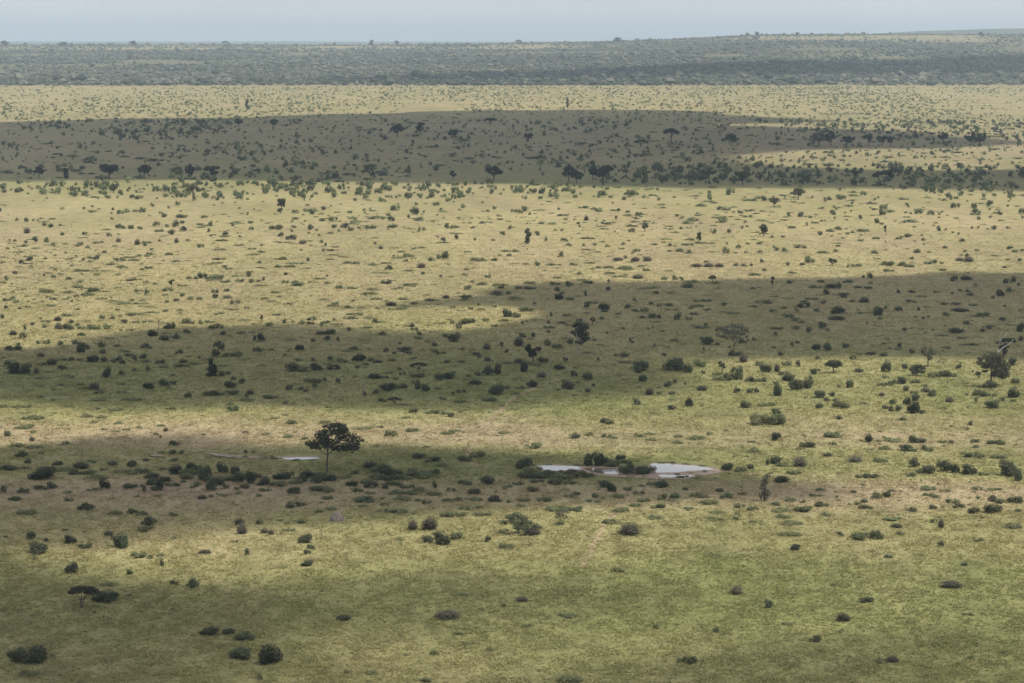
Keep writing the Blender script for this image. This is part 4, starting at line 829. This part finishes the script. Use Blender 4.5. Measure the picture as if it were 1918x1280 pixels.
T(480,780,"260 70 90 50;510 54 110 34 g;70 144 60 30 g;235 164 80 36 g;365 178 50 30 g;790 104 160 34 g;930 90 60 24;1005 154 90 66 g;1170 120 110 40 g;1430 140 110 44 g;1490 118 90 24 g;1865 134 110 26 g;1115 20 60 20;120 326 70 34;200 480 160 60 d;60 520 120 60 d;160 530 130 50;290 510 110 50 g;380 470 110 70 d;480 490 150 70 d;560 490 90 60 d;850 400 130 70 b;960 460 160 100 d;1060 440 90 50;740 440 90 36;1170 420 80 46;1270 470 150 80 g;1100 480 150 40 g;1215 322 110 50 d;1330 350 140 50;1380 380 100 40 g;1560 340 120 50;1650 310 110 50;1270 238 70 16;900 230 50 24 g;705 530 120 44 d;860 540 100 60;965 548 60 40 b;1075 526 60 40 d;1120 546 100 40;1175 534 30 26 d;1335 540 36 60 d;1220 570 100 50 g;1540 520 130 40;1600 516 40 30;1740 520 130 72 d;1880 536 80 26 g;1460 566 80 40;1640 586 110 50;275 586 120 60;60 566 100 40;470 580 170 56;760 576 90 46;850 584 70 30 g;1050 590 150 44 g;1170 590 130 50 g;1330 596 120 40 g;15 606 50 34;530 624 90 36 g;1090 636 150 46 g;800 650 180 50;1205 640 50 34;1270 660 80 44;1440 644 110 36 g;1510 636 80 40 g;1640 634 90 36 g;1780 644 110 56 d;1895 650 60 30;270 686 130 50;350 670 70 30 g;465 726 70 40;560 706 90 30 g;960 668 70 30 g;800 684 90 26 g;960 726 120 34;1070 736 140 40;1430 756 120 50;1520 756 110 44;1690 750 130 36;1555 704 90 36;1670 692 70 30 g;600 788 96 68 m;335 808 70 40 d;20 810 60 36 d;180 786 60 20 g;60 880 80 50 b;110 890 60 44 b;240 866 100 30 g;365 954 116 72 d;405 996 80 36 d;1170 860 94 90 b;1295 860 140 110 b;1280 950 90 56 d;1365 930 80 70 d;1405 970 110 90 d;1485 930 120 70;1730 944 64 56 d;1065 930 90 26 g;1850 870 90 30;1870 996 110 60 g")
T(960,780,"690 66 110 46;470 170 90 46 d;570 150 80 36 g;700 166 90 40;760 170 60 26 g;950 160 90 40 g;1030 144 80 30 g;1040 186 80 30 g;1240 160 70 30 g;1230 210 90 34 g;1370 180 140 44 g;1475 144 50 32;1790 200 60 24 g;1805 280 110 54 g;145 244 130 50;90 390 140 76 d;150 440 150 70;50 400 70 60 d;270 460 130 60;420 450 150 60;510 466 130 64;320 520 120 60;40 516 90 36;430 510 110 36;565 376 90 90 d;640 378 100 110 d;700 380 120 70;805 340 90 54 d;860 360 100 50;860 440 150 86;1010 440 150 76;960 440 130 60;630 420 50 20;690 540 120 60 d;740 572 90 66 d;860 560 80 40;960 530 60 22;1115 540 100 66 d;1040 520 80 40 g;1295 556 50 30 d;950 590 90 36;790 616 120 40 g;985 644 90 36 g;1130 630 100 50;1215 620 90 50;1200 640 80 30;1560 572 80 36 d;1610 620 120 50;1400 610 120 50 g;1470 666 140 50 g;1720 590 80 26;140 570 120 46;240 640 120 46;480 590 70 26 d;440 610 110 30 g;615 616 66 44 d;610 650 120 30;390 560 70 20 g;80 640 100 36 g;60 680 80 26 g;300 712 100 50 g;400 716 140 54;500 716 110 40;360 820 90 30;800 720 120 50 g;920 680 90 36 g;1100 696 120 44;1080 776 120 40 g;740 808 130 50 g;880 900 200 106 b;1310 700 70 26 g;1540 734 130 34 g;1700 690 90 36;1790 710 110 40;1540 790 140 40 g;1690 780 80 36;1685 746 40 36;1800 800 70 26 g;990 740 30 20;1610 410 100 60 d;1710 420 90 56 g;1785 400 66 46 d;1910 370 30 60 d;1250 465 60 24 g;1300 460 50 24;1380 474 110 20 g;145 900 160 80 b;125 970 60 26")
T(1438,780,"60 186 90 70 d;485 164 130 54;300 236 110 50;490 218 70 36;250 250 60 24 g;760 200 70 70 d;700 190 30 20;830 196 60 26;930 196 170 36 g;1090 204 90 60 d;1150 204 110 44 d;1310 204 80 32;1375 202 60 26 b;1520 76 50 44 d;1490 104 50 26;1545 200 90 40;1720 216 140 50;1560 240 50 30;1035 264 100 56 d;1080 270 90 40;1170 256 60 50 d;1210 264 90 44;885 256 90 40 g;770 256 60 18;450 306 80 40 d;660 350 130 62 b;845 350 110 50 g;245 384 120 90 b;60 360 110 66 d;110 380 100 40;1100 386 90 80 d;1150 430 90 50;1220 436 110 70 d;1285 390 70 60 d;1340 420 120 86 d;1410 430 90 70 d;1515 444 150 80 d;1620 446 90 40;1800 455 130 120 d;1880 490 80 90 d;1470 290 80 30;1560 320 160 50;1730 320 120 50 g;700 466 80 40;770 470 120 50;1080 456 80 40;200 440 110 50 g;115 506 160 60 d;400 566 90 34;360 604 110 34;640 580 60 30 d;800 620 110 50;910 610 90 50;930 570 70 26 b;1200 560 120 40;1240 550 40 30;1340 570 80 26;1570 556 90 34;1650 560 90 26;1720 556 80 26;1190 600 80 34;1260 614 100 40;1570 620 50 30;1670 640 90 50;1740 656 100 50;1860 656 120 60;1240 700 70 44 d;1385 660 120 40;1440 692 120 40;1685 730 140 90;1540 730 110 56;1870 722 80 40;175 640 90 36;260 650 70 30;80 670 110 34;400 680 110 40;265 720 170 60;100 720 140 40 g;740 704 110 40;680 670 60 34;725 650 70 40 b;610 666 50 20;1080 720 90 44;930 786 150 38;1300 840 60 80 b;1245 800 60 36;970 840 110 40 b;120 770 120 40 g;180 820 170 44 g;440 750 100 36 g;160 900 170 50 g;545 896 60 40 d;730 930 180 60;815 924 90 76;990 890 60 36 g;1835 846 150 50 g;1575 940 100 36;1300 980 70 56 d;205 1010 90 50 d")
T(0,1030,"530 180 110 80 d;258 80 40 30;1030 66 130 56;1122 70 50 36;1195 54 60 32;1208 124 46 60 d;970 190 60 46 d;1530 36 110 40 b;1848 44 46 60 d;810 276 140 40 g;1440 290 100 76 d;1297 266 70 44 d;790 400 220 90 d;960 352 70 26 g;1560 650 170 66 d;1700 640 120 50 d;1820 690 170 80;1800 830 190 100 d;240 860 260 120 d;120 850 140 110 d;210 955 170 50 g")
T(480,1030,"375 36 70 40 d;385 128 100 50 d;655 536 110 52 d;1430 530 230 80 b;1530 350 110 34;1680 456 60 20;1850 430 50 34;105 870 230 150 d;25 980 46 60;1515 646 80 34;1330 790 70 50 g;1590 710 90 30 g;1760 760 80 40 g;860 936 100 36 g;1265 1000 110 40")
T(960,1030,"805 170 110 50;1525 58 110 26;70 394 110 50 b;420 510 150 36;110 582 90 30;1075 594 60 50;1680 340 120 76 b;1915 440 70 66 d;1535 624 70 46;1330 860 110 66;1250 850 90 40;420 1000 180 70 g")
T(1438,1030,"910 66 80 34 d;1475 124 66 36 d;1385 296 200 70 b;740 400 120 46 d;570 545 130 80 b;500 276 50 30;345 690 110 46;150 566 90 30 g;1510 496 100 30;940 850 110 60 b;850 850 120 40 g")

def dedupe(items):
    out = []; a = np.zeros((0, 4))
    for it in items:
        if len(out):
            d = np.abs(a[:, 0] - it[0]) < .35 * np.minimum(a[:, 2], it[2]); e = np.abs(a[:, 1] - it[1]) < .35 * np.maximum(np.minimum(a[:, 3], it[3]), 6)
            if (d & e).any(): continue
        out.append(it); a = np.vstack([a, it[:4]])
    return out
T(0, 780, "1240 500 120 50 d;1400 450 130 60;1480 430 130 60;1580 500 120 50;1640 520 110 50 d;1900 470 110 60;1050 430 110 50;1250 530 90 40;1740 490 120 60;1850 540 110 40;560 440 120 40;340 420 120 50;660 440 120 44")
T(480, 780, "230 470 120 50;330 500 120 56 d;430 505 120 50;540 500 110 40 d;900 430 130 60;1010 490 120 50;900 480 130 60 g;1180 460 120 56;1060 480 110 50;660 470 110 40 g;1330 440 110 50;830 510 110 40;1000 520 110 40")
T(960, 780, "100 470 130 56;200 470 130 56;350 480 140 60;420 480 120 50;560 460 110 40;640 385 110 60;760 385 110 60;920 420 130 66;180 500 120 40;300 500 110 40")
T(960, 780, "1115 356 60 22 g;1190 352 70 18 g;1300 366 60 20 g;1420 378 50 20 g;1230 442 50 20;1330 432 60 18 g;1440 418 50 18;1275 466 40 22;1390 456 60 20 g;480 374 60 20 g;260 368 70 18 g")
T(0, 780, "1560 314 60 22 g;1650 312 50 20 g;1740 318 60 20 g;1830 312 50 22;1170 310 50 20 g")
T(480, 780, "60 318 60 22 g;300 336 70 20 g;420 334 60 18 g")
ITEMS = dedupe(ITEMS)

LAND = [(612, 870, 'the tall lone tree'), (1047, 878, 'the left pond'), (1275, 880, 'the big right pond'), (1150, 886, 'the muddy pond'), (560, 858, 'the sliver pond'),
        (1081, 645, 'the pale-trunked tree'), (998, 665, 'the round-crowned tree'), (1374, 650, 'the grey umbrella tree'), (1738, 670, 'the small olive tree'), (1856, 700, 'the right-edge tree'),
        (1561, 690, 'the flat-topped tree'), (1432, 920, 'the narrow tree'), (153, 1125, 'the forked thorn tree'), (973, 985, 'the spreading acacia'), (681, 730, 'the forked dead tree'),
        (298, 610, 'the thin bare stem'), (398, 690, 'the conical tree'), (630, 970, 'the termite mound'), (527, 392, 'the far olive tree'), (1450, 385, 'the far round tree'),
        (1030, 705, 'the dead pole'), (362, 370, 'the olive umbrella tree'), (989, 440, 'the slim far tree'), (1309, 440, 'the far ball-headed tree'), (1660, 430, 'the far twin-headed tree'),
        (1428, 430, 'the far leafy tree'), (1447, 525, 'the shadow-edge tree'), (320, 530, 'the crooked small tree'), (1560, 490, 'the wide-branched tree'), (1333, 520, 'the twiggy small tree'),
        (240, 1230, 'the bottom left corner'), (1880, 1240, 'the bottom right corner'), (1250, 1270, 'the bottom edge'), (1900, 500, 'the right picture edge'), (10, 560, 'the left picture edge')]

def in_poly(px, py, P):
    r = False
    for (x1, y1), (x2, y2) in zip(P, P[1:] + P[:1]):
        if (y1 > py) != (y2 > py) and px < (x2 - x1) * (py - y1) / (y2 - y1) + x1: r = not r
    return r

def describe(px, py, w, h, kind, s):
    m = w * s; asp = w / max(h, 1)
    size = 'tiny' if m < 1.6 else 'small' if m < 2.6 else 'medium' if m < 4.2 else 'large'
    shape = 'low' if asp > 2.4 else 'upright' if asp < 1.05 else 'rounded'
    col = {'d': 'dark', 'o': 'olive', 'g': 'green', 'b': 'grey-brown', 't': 'slender-stemmed', 'u': 'flat-topped', 's': 'bare', 'm': 'grey'}[kind]
    noun = {'d': 'bush', 'o': 'bush', 'g': 'grass hummock', 'b': 'thorn bush', 't': 'tree', 'u': 'tree', 's': 'stump', 'm': 'mound'}[kind]
    best = min(LAND, key=lambda l: ((l[0] - px) / 1.6) ** 2 + (l[1] - py) ** 2)
    dx, dy = px - best[0], py - best[1]
    if abs(dx) > 2.2 * abs(dy): r = ('right of ' if dx > 0 else 'left of ')
    elif abs(dy) > 1.5 * abs(dx): r = ('in front of ' if dy > 0 else 'behind ')
    else: r = ('ahead right of ' if dx > 0 else 'ahead left of ') if dy > 0 else ('behind right of ' if dx > 0 else 'behind left of ')
    dist = math.hypot(dx, dy)
    pre = 'just ' if dist < 40 else 'well ' if dist > 130 else ''
    return f'{size} {shape} {col} {noun} {pre}{r}{best[2]}'

ORD = ['', 'first', 'second', 'third', 'fourth', 'fifth', 'sixth', 'seventh', 'eighth', 'ninth', 'tenth', 'eleventh', 'twelfth']
CNT = ['', 'one', 'two', 'three', 'four', 'five', 'six', 'seven', 'eight', 'nine', 'ten', 'eleven', 'twelve']

bushes = [i for i in ITEMS if i[4] in 'do']; bushes.sort(key=lambda i: -i[2] * i[3])
thorn = [i for i in ITEMS if i[4] == 'b']
hum = [i for i in ITEMS if i[4] == 'g']; hum.sort(key=lambda i: -i[2] * i[3])
small_t = [i for i in ITEMS if i[4] in 'tuc']
stumps = [i for i in ITEMS if i[4] == 's']
mounds = [i for i in ITEMS if i[4] == 'm']
single = bushes[:296] + thorn + hum[:190]
rest = bushes[296:] + hum[190:]

def place(it):
    px, py, w, h, kind = it
    x, y, z, s = ground_at(px, py - .04 * w)
    e = math.atan2(CAMZ - z, y)
    hm = max((h * s - .10 * w * s) / math.cos(e), .30 * h * s) * 1.22
    wm = w * s * 1.10
    return x, y + wm * .22, z, wm, hm, s

def label_all(things):
    """things: (item, object); gives every one its own label, by look and place, then by order from the left"""
    by = {}
    for it, o in things:
        s = ground_at(it[0], it[1])[3]
        by.setdefault(describe(it[0], it[1], it[2], it[3], it[4], s), []).append((it, o))
    for lab, lst in by.items():
        lst.sort(key=lambda q: q[0][0])
        n = len(lst)
        for k, (it, o) in enumerate(lst):
            if n == 1: o['label'] = lab
            elif k == 0: o['label'] = f'{lab}, leftmost'
            elif k == n - 1: o['label'] = f'{lab}, rightmost'
            else: o['label'] = f'{lab}, {ORD[k + 1] if k < 12 else str(k + 1) + "th"} from left'

NAME = {'d': 'bush', 'o': 'bush', 'b': 'thorn_bush', 'g': 'grass_hummock'}
CATG = {'d': 'bush', 'o': 'bush', 'b': 'thorn bush', 'g': 'grass hummock'}
GRP = {'d': 'bushes scattered over the plain', 'o': 'bushes scattered over the plain', 'b': 'leafless thorn bushes on the plain', 'g': 'green hummocks in the grass'}
labelled = []
for n, it in enumerate(single):
    kind = it[4]; x, y, z, wm, hm, s = place(it); i = int(RNG.integers(NPROTO[kind])); rot = RNG.random() * 6.283
    yd = wm * (.8 + .4 * RNG.random())
    big = it[2] * it[3] > 480 and kind != 'g'
    fmesh = pmesh(kind, i, 'foliage')
    if big:
        o = bpy.data.objects.new(NAME[kind], None); o.empty_display_size = .3
        link(bpy.data.objects.new('foliage', fmesh), o); link(bpy.data.objects.new('stem', pmesh(kind, i, 'stem')), o)
    else:
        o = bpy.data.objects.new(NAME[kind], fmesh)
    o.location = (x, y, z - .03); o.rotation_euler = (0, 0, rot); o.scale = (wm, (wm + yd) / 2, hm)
    link(o); o['category'] = CATG[kind]; o['group'] = GRP[kind]
    labelled.append((it, o))

for k, it in enumerate(small_t):
    px, py, w, h, kind = it
    sd = 900 + k; rng = np.random.default_rng(sd)
    if kind == 'c':
        build_tree('savanna_tree', 'dense dark conical tree in the left half of the cloud shadow', 'tree', px, py, style_clumps('cone', w, h * .97, sd), [(0, 0, 1.6), (0, 12, 1.2), (0, 22, .8)], C_DK, M_BARK, sd, dens=1.4, leaf=.17, corek=.6)
        continue
    st = 'umbrella' if kind == 'u' else 'narrow' if h > 1.9 * w else 'thin' if rng.random() < .5 else 'round'
    if kind == 'u': w *= 1.0
    col = C_T if row_of(flat_ground(px, py)[1]) > 600 else C_OL
    o = build_tree('small_tree', '-', 'tree', px, py, style_clumps(st, w, h, sd), [(0, 0, max(.6, w * .055)), (0, h * .25, max(.5, w * .045)), (.3, h * .45, max(.4, w * .03))], np.array(col) * (.8 + .5 * rng.random()), M_BARK, sd,
                   dens=1.2, leaf=.20 if py < 600 else .16, corek=.45, group='small trees on the plain', inner=.45)
    labelled.append((it, o))

# stumps: short broken stems
for k, it in enumerate(stumps):
    px, py, w, h, kind = it; x, y, z, s = ground_at(px, py); rng = np.random.default_rng(k + 70)
    root = bpy.data.objects.new('stump', None); root.location = (x, y, z - .03); link(root)
    a = Acc(); hh = max(h * s, .7)
    tube(a, bend((0, 0, -.1), (rng.normal() * .12, 0, hh), rng, 3, .06), [.16, .13, .11, .06], n=7)
    link(bpy.data.objects.new('trunk', a.mesh('trunk', [M_BARK], smooth_sh=True)), root)
    a = Acc(); tube(a, bend((0, 0, hh * .55), (.35, .1, hh * .9), rng, 2, .1), [.08, .06, .03], n=5)
    link(bpy.data.objects.new('branch', a.mesh('branch', [M_BARK], smooth_sh=True)), root)
    root['category'] = 'stump'; root['group'] = 'stumps of dead trees'
    labelled.append((it, root))
label_all(labelled)

# the grey mound
for it in mounds:
    px, py, w, h, kind = it; x, y, z, wm, hm, s = place(it)
    iv, jf = ico(); rng = np.random.default_rng(5)
    import bmesh
    bm = bmesh.new(); bmesh.ops.create_icosphere(bm, subdivisions=4, radius=1)
    for v in bm.verts:
        p = np.array(v.co[:]); n = float(fbm(np.array([p[0] * 2.2 + p[2]]), np.array([p[1] * 2.2 - p[2]]), 8)[0])
        f = 1 + .28 * (n - .5); zz = max(p[2], -.1)
        v.co = (p[0] * f * .5 * (1 - .25 * max(zz, 0) ** 2), p[1] * f * .5 * (1 - .25 * max(zz, 0) ** 2), zz * f * .98 + .1 * max(0, zz) * p[0])
    me = bpy.data.meshes.new('termite_mound'); bm.to_mesh(me); bm.free(); me.materials.append(M_MOUND)
    for p in me.polygons: p.use_smooth = True
    o = bpy.data.objects.new('termite_mound', me); o.location = (x, y, z - .05); o.scale = (wm, wm, hm); link(o)
    o['label'] = 'smooth grey-brown domed termite mound standing in the grass below the tall lone tree'; o['category'] = 'termite mound'

# ------------------------------------------------------------------ masses nobody could count
def scatter(acc, pts, kinds, detail, rng):
    for (x, y, z, wm, hm), kind in zip(pts, kinds):
        fo, st = proto(kind, int(rng.integers(NPROTO[kind])), detail)
        if not hasattr(fo, 'cache'): fo.cache = fo.out()
        v, f, t = fo.cache
        a = rng.random() * 6.283; ca, sa = math.cos(a), math.sin(a)
        w = np.empty_like(v); w[:, 0] = (v[:, 0] * ca - v[:, 1] * sa) * wm + x; w[:, 1] = (v[:, 0] * sa + v[:, 1] * ca) * wm + y; w[:, 2] = v[:, 2] * hm + z - .03
        acc.add(w, f, t * (.75 + .5 * rng.random()))

def stuff(name, acc, mat):
    o = bpy.data.objects.new(name, acc.mesh(name, [mat])); link(o); o['kind'] = 'stuff'; return o

rng = np.random.default_rng(77)
acc = Acc(); pts, kinds = [], []
for it in rest:
    x, y, z, wm, hm, s = place(it); pts.append((x, y, z, wm, hm)); kinds.append(it[4])
scatter(acc, pts, kinds, 1, rng)
stuff('small_bushes', acc, M_LEAF)

def field(n, r0, r1, size, rng, shape=(.8, 1.4), mix='do', clump=0.0, umax=.245, wts=None, seed=0):
    """random bushes on the ground between two rows of the photograph's plain, in world space"""
    D0, D1 = FPX * CAMZ / (r1 - YE), FPX * CAMZ / (r0 - YE)
    pts, kinds = [], []; guard = 0
    while len(pts) < n and guard < 40:
        guard += 1
        m = n * 2
        D = np.sqrt(D0 ** 2 + (D1 ** 2 - D0 ** 2) * rng.random(m)); x = D * umax * (rng.random(m) * 2 - 1)
        p = fbm(x / (60 + D * .02), D / (90 + D * .06), 200 + seed, 3)
        keep = rng.random(m) < np.clip((p - .5) * clump * 4 + .5, .03, 1)
        x, D = x[keep], D[keep]; z = height(x, D)
        for a, b, c in zip(x, D, z):
            if len(pts) >= n: break
            w = size * (.45 + 1.1 * rng.random() ** 2); pts.append((a, b, c, w, w * (shape[0] + (shape[1] - shape[0]) * rng.random()))); kinds.append(mix[rng.integers(len(mix))])
    return pts, kinds

acc = Acc(); r = np.random.default_rng(78)
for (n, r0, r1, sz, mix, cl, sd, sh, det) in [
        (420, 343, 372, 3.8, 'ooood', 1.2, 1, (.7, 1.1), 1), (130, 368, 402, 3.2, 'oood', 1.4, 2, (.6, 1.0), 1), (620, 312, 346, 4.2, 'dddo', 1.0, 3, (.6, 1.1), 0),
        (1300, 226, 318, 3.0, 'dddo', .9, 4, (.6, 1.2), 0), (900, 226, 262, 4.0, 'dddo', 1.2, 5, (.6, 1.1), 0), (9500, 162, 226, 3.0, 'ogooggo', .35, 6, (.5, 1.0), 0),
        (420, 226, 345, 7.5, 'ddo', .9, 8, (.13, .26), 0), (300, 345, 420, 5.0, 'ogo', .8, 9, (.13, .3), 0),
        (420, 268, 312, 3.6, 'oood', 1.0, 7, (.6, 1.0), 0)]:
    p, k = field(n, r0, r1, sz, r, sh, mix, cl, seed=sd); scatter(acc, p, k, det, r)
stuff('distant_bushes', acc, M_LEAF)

acc = Acc(); r = np.random.default_rng(79)
for (n, r0, r1, sz, mix, cl, sd, sh, det) in [(420, 400, 610, 4.2, 'ggo', .9, 10, (.10, .22), 1), (260, 600, 800, 2.6, 'ggo', .9, 15, (.12, .26), 1), (700, 400, 600, 1.7, 'gggo', 1.0, 11, (.3, .6), 0), (520, 600, 800, 1.1, 'gggo', .9, 12, (.3, .6), 0), (700, 800, 1010, .8, 'gggo', .9, 13, (.3, .55), 0), (420, 1010, 1330, .62, 'gggo', .8, 14, (.3, .55), 0)]:
    p, k = field(n, r0, r1, sz, r, sh, mix, cl, seed=sd); scatter(acc, p, k, det, r)
stuff('low_weeds', acc, M_HUM)

# far woodland on the rise towards the ridge
def woodland():
    r = np.random.default_rng(80)
    iv = np.array([(0, 0, 1), (.95, 0, .1), (.3, .9, .15), (-.8, .55, .05), (-.75, -.6, .15), (.3, -.95, .1), (0, 0, -.6), (.5, .35, .75), (-.5, .2, .8)], float)
    fc = np.array([(0, 7, 8), (7, 1, 2), (7, 2, 8), (8, 2, 3), (8, 3, 4), (0, 8, 4), (0, 4, 5), (0, 5, 7), (7, 5, 1), (6, 2, 1), (6, 3, 2), (6, 4, 3), (6, 5, 4), (6, 1, 5)])
    n = 82000
    D = 4380 + 4750 * r.random(n) ** .9; x = D * .27 * (r.random(n) * 2 - 1)
    px = 959 + x / D * FPX
    dens = .50 + 2.6 * (fbm(x / 300, D / 450, 301, 4) - .45)
    dens = np.where(D < 5000, dens + .5, dens)
    ridge = smooth(7750, 8150, D) * (1 - smooth(8850, 8950, D)); open_ = np.where((px < 420) | ((px > 1420) & (px < 1850)), .78, .45)
    dens = dens * (1 - ridge * open_)
    dens = np.where(D > 8950, .9, dens)
    k = r.random(n) < dens; x, D = x[k], D[k]; n = len(x)
    z = height(x, D)
    w = (2.2 + 3.4 * r.random(n)) * np.where(r.random(n) < .05, 1.9, 1.0) * np.where(D < 4900, 1.25, 1.0); h = w * (.75 + .5 * r.random(n))
    a = r.random(n) * 6.283; ca, sa = np.cos(a)[:, None], np.sin(a)[:, None]
    jit = 1 + .3 * (r.random((n, len(iv))) - .5)
    vx = (iv[None, :, 0] * ca - iv[None, :, 1] * sa) * w[:, None] * jit + x[:, None]
    vy = (iv[None, :, 0] * sa + iv[None, :, 1] * ca) * w[:, None] * jit + D[:, None]
    vz = (iv[None, :, 2] * .62 + .45) * h[:, None] * jit + z[:, None]
    v = np.stack([vx, vy, vz], -1).reshape(-1, 3)
    f = (fc[None] + (np.arange(n) * len(iv))[:, None, None]).reshape(-1, 3)
    base = np.array([.066, .073, .050])[None] * (.6 + .8 * r.random(n))[:, None]
    base = base * np.where(D < 4750, .8, 1.0)[:, None] * (.65 + .75 * fbm(x / 260, D / 420, 311, 3))[:, None]
    pale = (r.random(n) < .16 + .25 * smooth(.5, .7, fbm(x / 200, D / 500, 312, 3)))[:, None]; base = np.where(pale, np.array([.13, .128, .10])[None] * (.8 + .4 * r.random(n))[:, None], base)
    me = mesh_np('woodland', v, f, [M_LEAF], tint=np.repeat(base, len(iv), 0))
    o = bpy.data.objects.new('woodland', me); link(o); o['kind'] = 'stuff'
woodland()

# grass: tufts of blades over the near plain
def grass():
    r = np.random.default_rng(81)
    n0 = 500000
    D = 285 * (1150 / 285) ** (r.random(n0) ** 1.1); x = D * .245 * (r.random(n0) * 2 - 1)
    g, b = fields(x, D)
    cl = fbm(x / 2.2, D / 3.5, 55, 3)
    keep = r.random(n0) < np.clip((.52 + 1.1 * (cl - .35) - .30 * b * (1 - g)), .05, 1) * (1 - smooth(620, 1140, D))
    for (gx, gy, a, bb) in PONDS_W: keep &= ((x - gx) / (a * 1.1)) ** 2 + ((D - gy) / (bb * 1.25)) ** 2 > 1
    x, D, g, b, cl = x[keep], D[keep], g[keep], b[keep], cl[keep]; n = len(x)
    z = height(x, D)
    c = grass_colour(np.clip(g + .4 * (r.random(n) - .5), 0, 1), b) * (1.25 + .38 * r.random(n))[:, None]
    sz = (.20 + .34 * r.random(n)) * (.6 + .9 * cl) * (D / 420) ** .4
    nb = 3
    base = np.stack([x, D, z - .02], 1)[:, None, :] + np.concatenate([r.normal(size=(n, nb, 2)) * (sz * .45)[:, None, None], np.zeros((n, nb, 1))], -1)
    w = r.random((n, nb)) * 6.283
    lean = r.normal(size=(n, nb, 2)) * 1.1
    h = sz[:, None] * (.36 + .45 * r.random((n, nb)))
    tip = base + np.stack([lean[..., 0] * h, lean[..., 1] * h, h], -1)
    side = np.stack([np.cos(w), np.sin(w), 0 * w], -1) * (sz * .32)[:, None, None]
    v = np.stack([base - side, base + side, tip], 2).reshape(-1, 3)
    me = mesh_np('grass', v, np.arange(len(v)).reshape(-1, 3), [M_GRASS], tint=np.repeat(c, nb * 3, 0))
    o = bpy.data.objects.new('grass', me); link(o); o['kind'] = 'stuff'
grass()
